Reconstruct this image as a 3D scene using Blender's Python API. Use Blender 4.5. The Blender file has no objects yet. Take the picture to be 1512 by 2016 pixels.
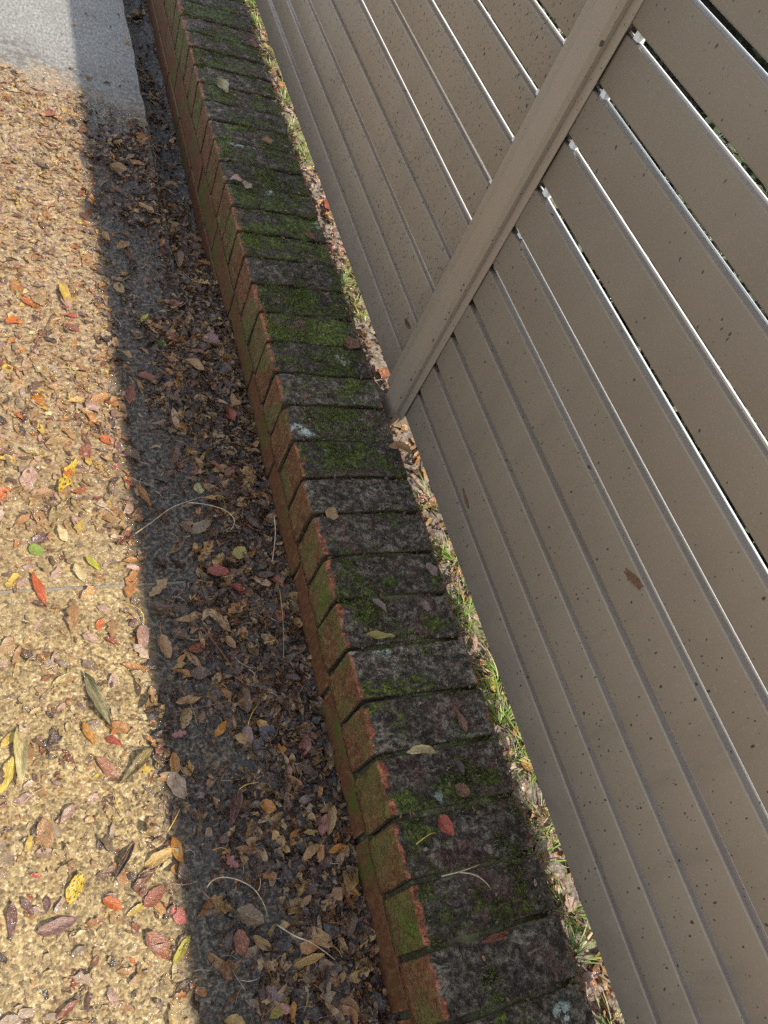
import bpy, math, random
import numpy as np
from mathutils import Vector, Matrix

# ------------------------------------------------------------------ camera, sky, sun, exposure
scene = bpy.context.scene
C = scene.collection
cam_data = bpy.data.cameras.new('camera')
cam_data.sensor_fit = 'VERTICAL'
cam_data.sensor_height = 36.0
cam_data.lens = 27.594
cam_data.clip_start = 0.02
cam_data.clip_end = 600.0
cam = bpy.data.objects.new('camera', cam_data)
C.objects.link(cam)
cam.location = (-0.4966, -0.9689, 1.0647)
cam.rotation_euler = (0.6486, -0.3670, -0.2856)
scene.camera = cam

SUN_EL, SUN_AZ = math.radians(53.0), math.radians(145.0)     # azimuth from +Y towards +X
world = bpy.data.worlds.new('World')
scene.world = world
world.use_nodes = True
wn = world.node_tree
sky = wn.nodes.new('ShaderNodeTexSky')
sky.sky_type = 'NISHITA'
sky.sun_disc = False
sky.sun_elevation = SUN_EL
sky.sun_rotation = SUN_AZ
sky.dust_density = 1.6
# unseen broken high cloud added over the whole sky, whitening light in the shade
tc = wn.nodes.new('ShaderNodeTexCoord')
cn_ = wn.nodes.new('ShaderNodeTexNoise'); cn_.inputs['Scale'].default_value = 4.0; cn_.inputs['Detail'].default_value = 5.0
cr_ = wn.nodes.new('ShaderNodeMapRange'); cr_.inputs[1].default_value = 0.35; cr_.inputs[2].default_value = 0.65; cr_.inputs[3].default_value = 0.12; cr_.inputs[4].default_value = 0.72
cm_ = wn.nodes.new('ShaderNodeMix'); cm_.data_type = 'RGBA'; cm_.inputs[7].default_value = (5.2, 5.2, 5.3, 1)
wn.links.new(tc.outputs['Generated'], cn_.inputs['Vector']); wn.links.new(cn_.outputs[0], cr_.inputs[0])
wn.links.new(cr_.outputs[0], cm_.inputs[0]); wn.links.new(sky.outputs[0], cm_.inputs[6])
wn.links.new(cm_.outputs[2], wn.nodes['Background'].inputs[0])
wn.nodes['Background'].inputs[1].default_value = 0.13

sun_data = bpy.data.lights.new('sun', 'SUN')
sun_data.energy = 3.0
sun_data.angle = math.radians(0.7)
sun_data.color = (1.0, 0.94, 0.85)
sun = bpy.data.objects.new('sun', sun_data)
C.objects.link(sun)
sdir = Vector((math.sin(SUN_AZ) * math.cos(SUN_EL), math.cos(SUN_AZ) * math.cos(SUN_EL), math.sin(SUN_EL)))
sun.rotation_euler = sdir.to_track_quat('Z', 'Y').to_euler()
sun.location = sdir * 6

vs = scene.view_settings
vs.view_transform = 'Standard'
vs.look = 'None'
vs.gamma = 1.0
vs.use_curve_mapping = False
vs.exposure = 1.22
scene.cycles.use_denoising = False
scene.cycles.max_bounces = 8

# ------------------------------------------------------------------ helpers
rng = np.random.default_rng(7)
random.seed(7)

def tag(o, label=None, cat=None, group=None, kind=None):
    if label: o['label'] = label
    if cat: o['category'] = cat
    if group: o['group'] = group
    if kind: o['kind'] = kind
    return o

def mesh_from(name, V, F, smooth=False):
    me = bpy.data.meshes.new(name)
    me.from_pydata([tuple(v) for v in V], [], [tuple(f) for f in F])
    if smooth:
        me.polygons.foreach_set('use_smooth', [True] * len(me.polygons))
    me.update()
    return me

def obj(name, me, mat=None, parent=None):
    o = bpy.data.objects.new(name, me)
    C.objects.link(o)
    if mat is not None and not me.materials:
        me.materials.append(mat)
    if parent is not None:
        o.parent = parent
    return o

def empty(name, loc=(0, 0, 0)):
    o = bpy.data.objects.new(name, None)
    o.empty_display_size = 0.05
    C.objects.link(o)
    o.location = loc
    return o

def box_vf(x0, x1, y0, y1, z0, z1, b=0.0):
    """box with chamfered edges (b) as verts, faces"""
    if b <= 0:
        V = [(x, y, z) for x in (x0, x1) for y in (y0, y1) for z in (z0, z1)]
        F = [(0, 1, 3, 2), (4, 6, 7, 5), (0, 4, 5, 1), (2, 3, 7, 6), (0, 2, 6, 4), (1, 5, 7, 3)]
        return V, F
    import bmesh
    bm = bmesh.new()
    V, F = box_vf(x0, x1, y0, y1, z0, z1)
    vs_ = [bm.verts.new(v) for v in V]
    for f in F: bm.faces.new([vs_[i] for i in f])
    bmesh.ops.bevel(bm, geom=list(bm.edges), offset=b, segments=2, affect='EDGES', profile=0.5)
    bm.verts.index_update()
    V = [tuple(v.co) for v in bm.verts]
    F = [tuple(v.index for v in f.verts) for f in bm.faces]
    bm.free()
    return V, F

def box(name, x0, x1, y0, y1, z0, z1, mat, parent=None, b=0.0):
    V, F = box_vf(x0, x1, y0, y1, z0, z1, b)
    return obj(name, mesh_from(name, V, F), mat, parent)

_tab = np.random.default_rng(3).random((256, 256))
def vnoise(x, y):
    x = np.asarray(x, float); y = np.asarray(y, float)
    xi = np.floor(x).astype(int); yi = np.floor(y).astype(int)
    fx = x - xi; fy = y - yi
    fx = fx * fx * (3 - 2 * fx); fy = fy * fy * (3 - 2 * fy)
    g = lambda a, b_: _tab[a & 255, b_ & 255]
    return (g(xi, yi) * (1 - fx) + g(xi + 1, yi) * fx) * (1 - fy) + (g(xi, yi + 1) * (1 - fx) + g(xi + 1, yi + 1) * fx) * fy

def fbm(x, y, o=3):
    s = 0; a = 0.5; t = 0
    for i in range(o):
        s = s + a * vnoise(np.asarray(x) * 2 ** i + 17 * i, np.asarray(y) * 2 ** i + 31 * i); t += a; a *= 0.5
    return s / t

def sst(a, b, x):
    t = np.clip((np.asarray(x, float) - a) / (b - a), 0, 1)
    return t * t * (3 - 2 * t)

# ------------------------------------------------------------------ shader node helpers
class N:
    def __init__(self, name):
        self.m = bpy.data.materials.new(name)
        self.m.use_nodes = True
        self.t = self.m.node_tree
        self.b = self.t.nodes['Principled BSDF']
        self.out = self.t.nodes['Material Output']
    def new(self, k): return self.t.nodes.new(k)
    def link(self, a, b_): self.t.links.new(a, b_)
    def put(self, sock, v):
        if hasattr(v, 'is_output') or isinstance(v, bpy.types.NodeSocket): self.link(v, sock)
        else: sock.default_value = v
    def pos(self): return self.new('ShaderNodeNewGeometry').outputs['Position']
    def normal(self): return self.new('ShaderNodeNewGeometry').outputs['Normal']
    def objc(self): return self.new('ShaderNodeTexCoord').outputs['Object']
    def rnd(self): return self.new('ShaderNodeObjectInfo').outputs['Random']
    def xyz(self, v):
        s = self.new('ShaderNodeSeparateXYZ'); self.link(v, s.inputs[0]); return s.outputs
    def math(self, op, a, b_=0.0, clamp=False):
        n = self.new('ShaderNodeMath'); n.operation = op; n.use_clamp = clamp
        self.put(n.inputs[0], a); self.put(n.inputs[1], b_); return n.outputs[0]
    def scale(self, v, s):
        n = self.new('ShaderNodeVectorMath'); n.operation = 'MULTIPLY'
        self.put(n.inputs[0], v); n.inputs[1].default_value = s; return n.outputs[0]
    def addv(self, v, w):
        n = self.new('ShaderNodeVectorMath'); n.operation = 'ADD'
        self.put(n.inputs[0], v); self.put(n.inputs[1], w); return n.outputs[0]
    def noise(self, v, s, d=3.0, r=0.55, dist=0.0, out=0):
        n = self.new('ShaderNodeTexNoise'); self.link(v, n.inputs['Vector'])
        n.inputs['Scale'].default_value = s; n.inputs['Detail'].default_value = d
        n.inputs['Roughness'].default_value = r; n.inputs['Distortion'].default_value = dist
        return n.outputs[out]
    def voro(self, v, s, feature='F1', out='Distance', rand=1.0):
        n = self.new('ShaderNodeTexVoronoi'); n.feature = feature; self.link(v, n.inputs['Vector'])
        n.inputs['Scale'].default_value = s; n.inputs['Randomness'].default_value = rand
        return n.outputs[out]
    def ss(self, v, a, b_):
        n = self.new('ShaderNodeMapRange'); n.interpolation_type = 'SMOOTHSTEP'
        self.put(n.inputs[0], v); n.inputs[1].default_value = a; n.inputs[2].default_value = b_
        return n.outputs[0]
    def rng(self, v, a, b_, c, d):
        n = self.new('ShaderNodeMapRange'); self.put(n.inputs[0], v)
        for i, q in enumerate((a, b_, c, d)): n.inputs[i + 1].default_value = q
        return n.outputs[0]
    def mix(self, f, a, b_, mode='MIX'):
        n = self.new('ShaderNodeMix'); n.data_type = 'RGBA'; n.blend_type = mode
        self.put(n.inputs[0], f)
        for s, v in ((n.inputs[6], a), (n.inputs[7], b_)):
            if isinstance(v, tuple): v = v + (1.0,) if len(v) == 3 else v
            self.put(s, v)
        return n.outputs[2]
    def ramp(self, v, stops):
        n = self.new('ShaderNodeValToRGB'); self.put(n.inputs[0], v)
        e = n.color_ramp.elements
        while len(e) > 1: e.remove(e[-1])
        e[0].position = stops[0][0]; e[0].color = tuple(stops[0][1]) + (1,)
        for p_, c in stops[1:]:
            k = e.new(p_); k.color = tuple(c) + (1,)
        return n.outputs[0]
    def bump(self, h, strength=0.5, dist=0.002, nrm=None):
        n = self.new('ShaderNodeBump'); n.inputs['Strength'].default_value = strength
        n.inputs['Distance'].default_value = dist; self.put(n.inputs['Height'], h)
        if nrm is not None: self.link(nrm, n.inputs['Normal'])
        return n.outputs[0]
    def coat(self, weight, rough, nrm=None):
        self.put(self.b.inputs['Coat Weight'], weight); self.put(self.b.inputs['Coat Roughness'], rough)
        self.b.inputs['Coat IOR'].default_value = 1.42
        if nrm is not None: self.link(nrm, self.b.inputs['Coat Normal'])
    def fin(self, col=None, rough=None, nrm=None, spec=None):
        if col is not None: self.put(self.b.inputs['Base Color'], col if not isinstance(col, tuple) else col + (1.0,) if len(col) == 3 else col)
        if rough is not None: self.put(self.b.inputs['Roughness'], rough)
        if nrm is not None: self.link(nrm, self.b.inputs['Normal'])
        if spec is not None: self.put(self.b.inputs['Specular IOR Level'], spec)
        return self.m

# ------------------------------------------------------------------ materials
def mat_concrete():
    k = N('wet_concrete'); P = k.pos(); x, y, z = k.xyz(P)
    big = k.noise(P, 5.0, 4)
    Pw = k.addv(P, k.scale(k.noise(P, 60, 2, out=1), (0.006, 0.006, 0.0)))
    cr, cg, cb = k.xyz(k.voro(Pw, 250, out='Color'))
    stone = k.voro(Pw, 250)
    cr = k.math('ADD', k.math('MULTIPLY', cr, 0.5), k.math('MULTIPLY', k.ss(k.noise(P, 135, 4, 0.75), 0.25, 0.75), 0.5))
    # sandy exposed aggregate: every grain its own tone
    tan = k.ramp(cr, [(0.08, (0.055, 0.038, 0.018)), (0.28, (0.15, 0.105, 0.046)), (0.5, (0.27, 0.19, 0.080)), (0.72, (0.41, 0.30, 0.13)), (0.92, (0.60, 0.50, 0.31))])
    tan = k.mix(k.ss(k.noise(P, 16, 4, 0.65), 0.40, 0.68), k.mix(1.0, tan, (0.72, 0.70, 0.68), 'MULTIPLY'), tan)
    # swept clean concrete beyond the wash line (about y = 1.3 m), stained by tannin before it
    yl = k.math('ADD', y, k.math('MULTIPLY', k.math('SUBTRACT', k.noise(P, 9, 5, 0.7), 0.5), 0.35))
    clean = k.ss(k.math('ADD', yl, k.math('MULTIPLY', x, 0.3)), 1.16, 1.30)
    stain = k.ss(k.math('ADD', yl, k.math('MULTIPLY', x, -0.15)), -0.45, 0.35)
    mid = k.ramp(k.noise(P, 95, 4, 0.7), [(0.34, (0.06, 0.040, 0.024)), (0.45, (0.17, 0.112, 0.060)), (0.55, (0.29, 0.205, 0.11)), (0.66, (0.45, 0.33, 0.18))])
    mid = k.mix(k.math('MULTIPLY', k.ss(k.noise(k.addv(P, (1, 4, 4)), 42, 4, 0.7), 0.54, 0.66), 0.45), mid, (0.36, 0.165, 0.05))
    col = k.mix(k.math('MULTIPLY', stain, 0.85), tan, mid)
    rust = k.math('MULTIPLY', k.ss(k.noise(k.addv(P, (8, 4, 1)), 24, 5, 0.7), 0.55, 0.70), 0.35)
    col = k.mix(rust, col, (0.24, 0.095, 0.030))
    silt = k.math('MULTIPLY', k.ss(x, -0.30, -0.24), k.math('SUBTRACT', 1.0, clean))
    silt = k.math('MULTIPLY', silt, k.ss(k.noise(P, 22, 4, 0.65), 0.18, 0.45))
    col = k.mix(k.math('MULTIPLY', silt, 0.95), col, k.ramp(k.noise(P, 120, 4, 0.7), [(0.38, (0.006, 0.005, 0.004)), (0.5, (0.030, 0.026, 0.020)), (0.62, (0.15, 0.125, 0.09))]))
    # broom finished grey concrete with pits, dull stains and a muddy fringe
    gs = k.noise(k.scale(P, (1.0, 0.45, 1.0)), 150, 4, 0.75)
    grey = k.ramp(gs, [(0.34, (0.085, 0.080, 0.070)), (0.45, (0.17, 0.163, 0.145)), (0.56, (0.235, 0.226, 0.20)), (0.68, (0.33, 0.315, 0.275))])
    grey = k.mix(k.math('MULTIPLY', k.ss(k.noise(P, 7, 5, 0.7), 0.45, 0.68), 0.45), grey, (0.13, 0.12, 0.10))
    fringe = k.math('MULTIPLY', k.ss(k.math('SUBTRACT', yl, k.math('MULTIPLY', x, -0.3)), 1.46, 1.22), k.ss(k.noise(P, 45, 4, 0.7), 0.40, 0.58))
    grey = k.mix(k.math('MULTIPLY', fringe, 0.8), grey, (0.07, 0.055, 0.04))
    col = k.mix(clean, col, grey)
    wet = k.ss(k.noise(k.addv(P, (9, 2, 4)), 24, 3, 0.6), 0.34, 0.56)
    film = k.math('ADD', k.math('MULTIPLY', stone, -0.5), k.math('MULTIPLY', k.noise(P, 110, 3, 0.6), 1.4))
    wf = k.math('ADD', k.math('MULTIPLY', k.noise(P, 48, 2, 0.5, 1.2), 2.2), k.math('MULTIPLY', k.noise(P, 120, 1, 0.5), 1.3))
    k.coat(k.math('MULTIPLY', k.rng(wet, 0, 1, 0.5, 1.0), k.math('SUBTRACT', 1.0, k.math('MULTIPLY', clean, 0.75))), k.rng(silt, 0, 1, 0.17, 0.05), k.bump(wf, 1.0, 0.011))
    k.fin(col, 0.5, k.bump(film, 0.6, 0.0018), 0.3); return k.m

def mat_mulch():
    k = N('wet_mulch'); P = k.pos()
    col = k.ramp(k.noise(P, 130, 5, 0.75), [(0.34, (0.006, 0.005, 0.004)), (0.48, (0.022, 0.016, 0.011)), (0.58, (0.08, 0.054, 0.032)), (0.70, (0.22, 0.15, 0.085))])
    g = k.ss(k.noise(P, 16, 3), 0.46, 0.62)
    col = k.mix(k.math('MULTIPLY', g, 0.6), col, k.mix(k.noise(P, 170, 3, 0.7), (0.012, 0.011, 0.009), (0.09, 0.08, 0.065)))
    rough = k.rng(k.noise(P, 60, 3), 0.3, 0.7, 0.04, 0.30)
    h = k.math('ADD', k.noise(P, 60, 3, 0.6, 1.2), k.math('MULTIPLY', k.noise(P, 130, 2), 0.6))
    k.coat(1.0, 0.05, k.bump(h, 1.0, 0.020))
    k.fin(col, 0.5, k.bump(h, 0.8, 0.006), 0.4); return k.m

def mat_gutter():
    k = N('gutter_dirt'); P = k.pos()
    col = k.ramp(k.noise(P, 110, 4, 0.75), [(0.36, (0.010, 0.010, 0.009)), (0.5, (0.035, 0.033, 0.029)), (0.66, (0.16, 0.145, 0.12))])
    k.fin(col, 0.4, k.bump(k.noise(P, 120, 4, 0.7), 1.0, 0.006)); return k.m

def mat_soil():
    k = N('garden_soil'); P = k.pos()
    col = k.ramp(k.noise(P, 130, 5, 0.75), [(0.3, (0.05, 0.037, 0.026)), (0.5, (0.17, 0.135, 0.10)), (0.65, (0.33, 0.28, 0.22)), (0.75, (0.5, 0.45, 0.38))])
    k.fin(col, 0.8, k.bump(k.noise(P, 150, 4, 0.7), 1.0, 0.006)); return k.m

def mat_lawn():
    k = N('far_lawn'); P = k.pos()
    k.fin(k.mix(k.noise(P, 3, 6, 0.7), (0.05, 0.085, 0.02), (0.11, 0.14, 0.045)), 0.8); return k.m

def mat_brick(front_bias, top=True):
    k = N('mossy_coping_brick' if top else 'algae_brick')
    P = k.pos(); O = k.objc(); lx, ly, lz = k.xyz(O); nx, ny, nz = k.xyz(k.normal()); rnd = k.rnd()
    red = k.ramp(k.noise(P, 90, 4, 0.72), [(0.34, (0.16, 0.045, 0.022)), (0.48, (0.38, 0.105, 0.045)), (0.64, (0.60, 0.23, 0.12))])
    red = k.mix(k.ss(k.noise(P, 210, 2), 0.60, 0.68), red, (0.06, 0.02, 0.012))
    # side faces: brown olive algae film leaving a red rim at the arrises
    st = k.noise(k.scale(P, (1, 1, 0.4)), 130, 4, 0.78)
    film = k.ramp(st, [(0.3, (0.065, 0.026, 0.011)), (0.48, (0.115, 0.050, 0.020)), (0.6, (0.135, 0.085, 0.034)), (0.74, (0.21, 0.165, 0.085))])
    gm = k.math('ADD', k.noise(P, 13, 3, 0.6), k.rng(rnd, 0, 1, -0.10, 0.10))
    film = k.mix(k.math('MULTIPLY', k.ss(gm, 0.40 if top else 0.47, 0.60 if top else 0.66), 0.8), film, k.mix(st, (0.045, 0.055, 0.012), (0.11, 0.12, 0.03)))
    film = k.mix(k.ss(gm, 0.62 - front_bias, 0.70 - front_bias), film, k.mix(k.noise(P, 260, 3, 0.7), (0.02, 0.04, 0.003), (0.11, 0.165, 0.012)))
    film = k.mix(1.0, film, (1.85, 1.6, 1.3) if top else (0.92, 0.72, 0.58), 'MULTIPLY')
    wob = k.rng(k.noise(P, 55, 3), 0.3, 0.7, -0.004, 0.004)
    hy, z0, z1 = (0.0415 if top else 0.117, -0.105, 0.0) if top else (0.117, -0.040, 0.038)
    ey = k.math('SUBTRACT', hy, k.math('ABSOLUTE', ly))
    ez = k.math('MINIMUM', k.math('SUBTRACT', z1, lz), k.math('SUBTRACT', lz, z0))
    rim = k.ss(k.math('ADD', k.math('MINIMUM', ey, k.math('ADD', ez, 0.001)), wob), 0.0005, 0.0055) if top else k.ss(k.math('ADD', ey, wob), 0.0005, 0.006)
    side = k.mix(k.math('MULTIPLY', rim, 0.96), k.mix(0.45, red, film), film)
    side = k.mix(k.ss(k.math('ABSOLUTE', ny), 0.45, 0.75), side, k.mix(k.noise(P, 130, 3, 0.7), (0.03, 0.018, 0.010), (0.13, 0.085, 0.04)))
    col = side
    if top:
        d = k.noise(P, 70, 5, 0.8)
        gr = k.ramp(d, [(0.37, (0.011, 0.010, 0.008)), (0.46, (0.045, 0.040, 0.029)), (0.54, (0.125, 0.104, 0.072)), (0.64, (0.32, 0.275, 0.19))])
        gr = k.mix(k.rng(k.noise(P, 6, 2), 0.35, 0.65, 0.0, 0.55), gr, k.mix(1.0, gr, (0.55, 0.55, 0.55), 'MULTIPLY'))
        pur = k.ss(k.math('ADD', k.noise(k.addv(P, (5, 1, 2)), 15, 3, 0.6), k.rng(rnd, 0, 1, -0.08, 0.08)), 0.52, 0.64)
        gr = k.mix(k.math('MULTIPLY', pur, 0.8), gr, k.ramp(k.noise(P, 110, 4, 0.75), [(0.36, (0.035, 0.016, 0.012)), (0.5, (0.12, 0.062, 0.046)), (0.64, (0.28, 0.155, 0.115))]))
        warp = k.scale(k.noise(P, 26, 3, out=1), (0.05, 0.05, 0.05))
        ridg = k.noise(k.scale(k.addv(P, warp), (34, 125, 60)), 1.0, 4, 0.68)
        mo = k.math('ADD', k.math('MULTIPLY', k.noise(k.addv(P, (2, 8, 3)), 11, 4, 0.65), 0.75), k.math('MULTIPLY', ridg, 0.40))
        mo = k.math('ADD', mo, k.rng(rnd, 0, 1, -0.045, 0.055))
        wx, wy, wz = k.xyz(P)
        mo = k.math('ADD', mo, k.math('MULTIPLY', k.math('MULTIPLY', k.ss(wy, -0.3, 0.25), k.ss(wy, 1.2, 0.8)), 0.045))
        mo = k.math('SUBTRACT', mo, k.rng(wy, -0.45, -0.05, 0.030, 0.0))
        mossc = k.ramp(k.noise(P, 150, 3, 0.8), [(0.36, (0.008, 0.016, 0.002)), (0.5, (0.055, 0.080, 0.008)), (0.64, (0.15, 0.19, 0.022))])
        moss = k.ss(mo, 0.575, 0.64)
        pale = k.math('MULTIPLY', k.ss(ridg, 0.54, 0.62), k.ss(k.noise(P, 20, 3), 0.36, 0.54))
        gr = k.mix(k.math('MULTIPLY', pale, 0.65), gr, (0.30, 0.28, 0.19))
        gr = k.mix(k.math('MULTIPLY', k.ss(ridg, 0.46, 0.38), 0.8), gr, (0.010, 0.010, 0.008))
        gr = k.mix(moss, gr, mossc)
        li = k.math('MULTIPLY', k.ss(k.noise(k.addv(P, (11, 4, 6)), 11, 2), 0.65, 0.71), k.ss(k.noise(P, 100, 4, 0.75), 0.46, 0.54))
        gr = k.mix(k.math('MULTIPLY', li, 0.9), gr, (0.46, 0.55, 0.45))
        tint = k.rng(k.math('FRACT', k.math('MULTIPLY', rnd, 7.31)), 0, 1, 0.85, 1.6)
        cmb = k.new('ShaderNodeCombineXYZ')
        for q_ in range(3): k.link(tint, cmb.inputs[q_])
        gr = k.mix(1.0, gr, cmb.outputs[0], 'MULTIPLY')
        # mossy rim along the two joints
        jm = k.ss(k.math('SUBTRACT', ey, k.rng(k.noise(P, 60, 3), 0.3, 0.7, -0.001, 0.006)), 0.004, 0.0)
        gr = k.mix(k.math('MULTIPLY', jm, 0.8), gr, k.mix(k.noise(P, 150, 3), (0.03, 0.04, 0.008), (0.16, 0.155, 0.06)))
        ex = k.math('MINIMUM', k.math('SUBTRACT', k.math('ADD', lx, 0.108), k.math('ADD', k.rng(k.math('ADD', k.noise(P, 30, 4, 0.7), k.rng(rnd, 0, 1, -0.12, 0.12)), 0.3, 0.7, -0.006, 0.012), k.math('MULTIPLY', wob, 1.5))),
                    k.math('SUBTRACT', k.math('SUBTRACT', 0.108, lx), k.math('MULTIPLY', wob, 1.2)))
        em = k.ss(ex, 0.0, 0.006)
        topc = k.mix(k.math('ADD', k.math('MULTIPLY', em, 0.9), 0.06), red, gr)
        col = k.mix(k.ss(nz, 0.35, 0.75), side, topc)
        h = k.math('ADD', k.math('ADD', k.math('MULTIPLY', ridg, 2.2), k.math('MULTIPLY', k.noise(P, 140, 3, 0.75), 1.6)), k.math('MULTIPLY', moss, 0.5))
        nr = k.bump(h, 1.0, 0.007)
        rough = k.rng(k.noise(P, 130, 3), 0.35, 0.65, 0.15, 0.7)
    else:
        h = k.math('ADD', k.noise(P, 190, 4, 0.7), k.math('MULTIPLY', gm, 0.5))
        nr = k.bump(h, 0.6, 0.003)
        rough = 0.62
    k.fin(col, rough, nr, 0.4); return k.m

def mat_mortar():
    k = N('mossy_mortar'); P = k.pos()
    col = k.ramp(k.noise(P, 110, 4, 0.7), [(0.3, (0.02, 0.017, 0.010)), (0.45, (0.09, 0.078, 0.045)), (0.58, (0.075, 0.09, 0.02)), (0.7, (0.24, 0.21, 0.12))])
    k.fin(col, 0.85, k.bump(k.noise(P, 200, 4, 0.7), 0.9, 0.004)); return k.m

def mat_fence():
    k = N('taupe_powder_coat'); P = k.pos(); x, y, z = k.xyz(P)
    base = k.mix(k.noise(P, 6, 3), (0.250, 0.193, 0.134), (0.288, 0.226, 0.160))
    base = k.mix(k.ss(k.noise(k.scale(P, (1, 1, 1)), 320, 3, 0.6), 0.55, 0.75), base, (0.335, 0.268, 0.195))
    grime_and_reflection = k.math('MULTIPLY', k.ss(k.noise(k.scale(P, (1, 14, 3)), 1.0, 5, 0.7), 0.48, 0.72), k.rng(z, 0.0, 0.5, 0.5, 0.14))
    grime_and_reflection = k.math('MAXIMUM', grime_and_reflection, k.math('MULTIPLY', k.ss(z, 0.20, 0.0), k.rng(k.noise(P, 30, 4, 0.7), 0.3, 0.7, 0.15, 0.7)))  # darkens the lowest slats: their dark reflection painted into the colour
    base = k.mix(grime_and_reflection, base, (0.15, 0.12, 0.088))
    # splashed mud specks, denser low down and on the far panel
    dens = k.math('ADD', k.math('MULTIPLY', k.rng(y, -0.25, 0.35, 0.035, 0.36), k.rng(k.noise(P, 9, 3), 0.35, 0.65, 0.4, 1.5)), k.rng(z, 0.0, 0.6, 0.07, -0.02))
    spots = None
    for s, off, r in ((62, (0, 0, 0), 0.14), (150, (4, 1, 9), 0.20), (280, (2, 6, 3), 0.22)):
        Q = k.scale(k.addv(P, k.addv(k.scale(k.noise(P, 120, 2, out=1), (0.006,) * 3), off)), (1, 1, 0.62))
        dist = k.voro(Q, s)
        cr, cg, cb = k.xyz(k.voro(Q, s, out='Color'))
        keep = k.ss(k.math('SUBTRACT', k.math('ADD', dens, 0.02), cr), 0.0, 0.02)
        rad = k.math('MULTIPLY', k.math('ADD', 0.35, k.math('MULTIPLY', cg, cg)), r)
        sp = k.math('MULTIPLY', keep, k.ss(k.math('SUBTRACT', dist, rad), 0.05, 0.0))
        spots = sp if spots is None else k.math('MAXIMUM', spots, sp)
    col = k.mix(k.math('MULTIPLY', spots, 0.85), base, (0.03, 0.02, 0.013))
    rough = k.math('ADD', k.rng(k.noise(P, 9, 3), 0.3, 0.7, 0.28, 0.38), k.math('MULTIPLY', spots, 0.4))
    nr = k.bump(k.math('ADD', k.noise(P, 900, 2), k.math('MULTIPLY', spots, 3.0)), 0.06, 0.001)
    k.fin(col, k.math('ADD', rough, k.math('MULTIPLY', grime_and_reflection, 0.3)), nr, 0.5); return k.m

def mat_plastic():
    k = N('white_spacer_plastic'); P = k.pos()
    k.fin(k.mix(k.noise(P, 90, 2), (0.74, 0.73, 0.69), (0.82, 0.81, 0.78)), 0.4); return k.m

def mat_leaf(kind):
    """kind 'object': colour from Object Info; 'mesh': from the colour attribute"""
    k = N('wet_leaf_' + kind)
    if kind == 'object':
        c0 = k.new('ShaderNodeObjectInfo').outputs['Color']
        sp = k.new('ShaderNodeObjectInfo').outputs['Alpha']
        O = k.addv(k.objc(), k.scale(k.pos(), (0.2, 0.2, 0.2)))
        S = 5.0
    else:
        a = k.new('ShaderNodeVertexColor'); a.layer_name = 'Col'
        c0 = a.outputs['Color']; sp = a.outputs['Alpha']; O = k.pos(); S = 110.0
    uvn = k.new('ShaderNodeUVMap'); u, v, w = k.xyz(uvn.outputs[0])
    big = k.noise(O, S, 4, 0.65)
    c = k.mix(k.ss(big, 0.42, 0.66), k.mix(0.35, c0, (0.05, 0.028, 0.016)), c0)
    c = k.mix(k.ss(k.noise(O, S * 2.2, 3, 0.6), 0.52, 0.68), c, k.mix(0.35, c0, (0.55, 0.33, 0.16)))
    spot = k.math('MULTIPLY', k.ss(k.noise(k.addv(O, (7, 3, 2)), S * 1.5, 3, 0.6), 0.54, 0.60), k.math('SUBTRACT', 1.0, sp))
    c = k.mix(spot, c, (0.035, 0.02, 0.012))
    fine = k.ss(k.noise(O, S * 6, 2), 0.62, 0.70)
    c = k.mix(k.math('MULTIPLY', fine, 0.5), c, (0.04, 0.022, 0.012))
    au = k.math('ABSOLUTE', k.math('SUBTRACT', u, 0.5))
    rib = k.ss(au, 0.035, 0.008)
    vein = k.new('ShaderNodeTexWave'); vein.wave_type = 'BANDS'; vein.bands_direction = 'X'
    cv = k.new('ShaderNodeCombineXYZ'); k.link(k.math('SUBTRACT', v, k.math('MULTIPLY', au, 0.55)), cv.inputs[0])
    k.link(cv.outputs[0], vein.inputs['Vector']); vein.inputs['Scale'].default_value = 2.6; vein.inputs['Distortion'].default_value = 0.0
    vn = k.ss(vein.outputs['Fac'], 0.80, 0.98)
    c = k.mix(k.math('MULTIPLY', rib, 0.45), c, k.mix(0.5, c0, (0.55, 0.42, 0.22)))
    c = k.mix(k.math('MULTIPLY', vn, 0.18), c, (0.10, 0.05, 0.025))
    rough = k.rng(k.noise(O, S * 1.3, 3), 0.35, 0.65, 0.14, 0.55)
    h = k.math('ADD', k.math('ADD', k.math('MULTIPLY', vn, 0.5), k.math('MULTIPLY', rib, -1.0)), k.math('MULTIPLY', k.noise(O, S * 2.5, 3, 0.6), 1.5))
    nr = k.bump(h, 0.5, 0.0015)
    k.coat(k.ss(k.noise(O, S * 0.9, 2), 0.40, 0.56), 0.13, k.bump(k.noise(O, S * 1.6, 2), 0.8, 0.02 if kind == 'object' else 0.008))
    k.fin(c, rough, nr, 0.5)
    tr = k.new('ShaderNodeBsdfTranslucent'); k.link(c, tr.inputs['Color'])
    ms = k.new('ShaderNodeMixShader'); ms.inputs[0].default_value = 0.22
    k.link(k.b.outputs[0], ms.inputs[1]); k.link(tr.outputs[0], ms.inputs[2]); k.link(ms.outputs[0], k.out.inputs[0])
    return k.m

def mat_grass():
    k = N('grass_blade')
    a = k.new('ShaderNodeVertexColor'); a.layer_name = 'Col'
    k.fin(a.outputs['Color'], 0.5)
    tr = k.new('ShaderNodeBsdfTranslucent'); k.link(a.outputs['Color'], tr.inputs['Color'])
    ms = k.new('ShaderNodeMixShader'); ms.inputs[0].default_value = 0.3
    k.link(k.b.outputs[0], ms.inputs[1]); k.link(tr.outputs[0], ms.inputs[2]); k.link(ms.outputs[0], k.out.inputs[0])
    return k.m

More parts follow.
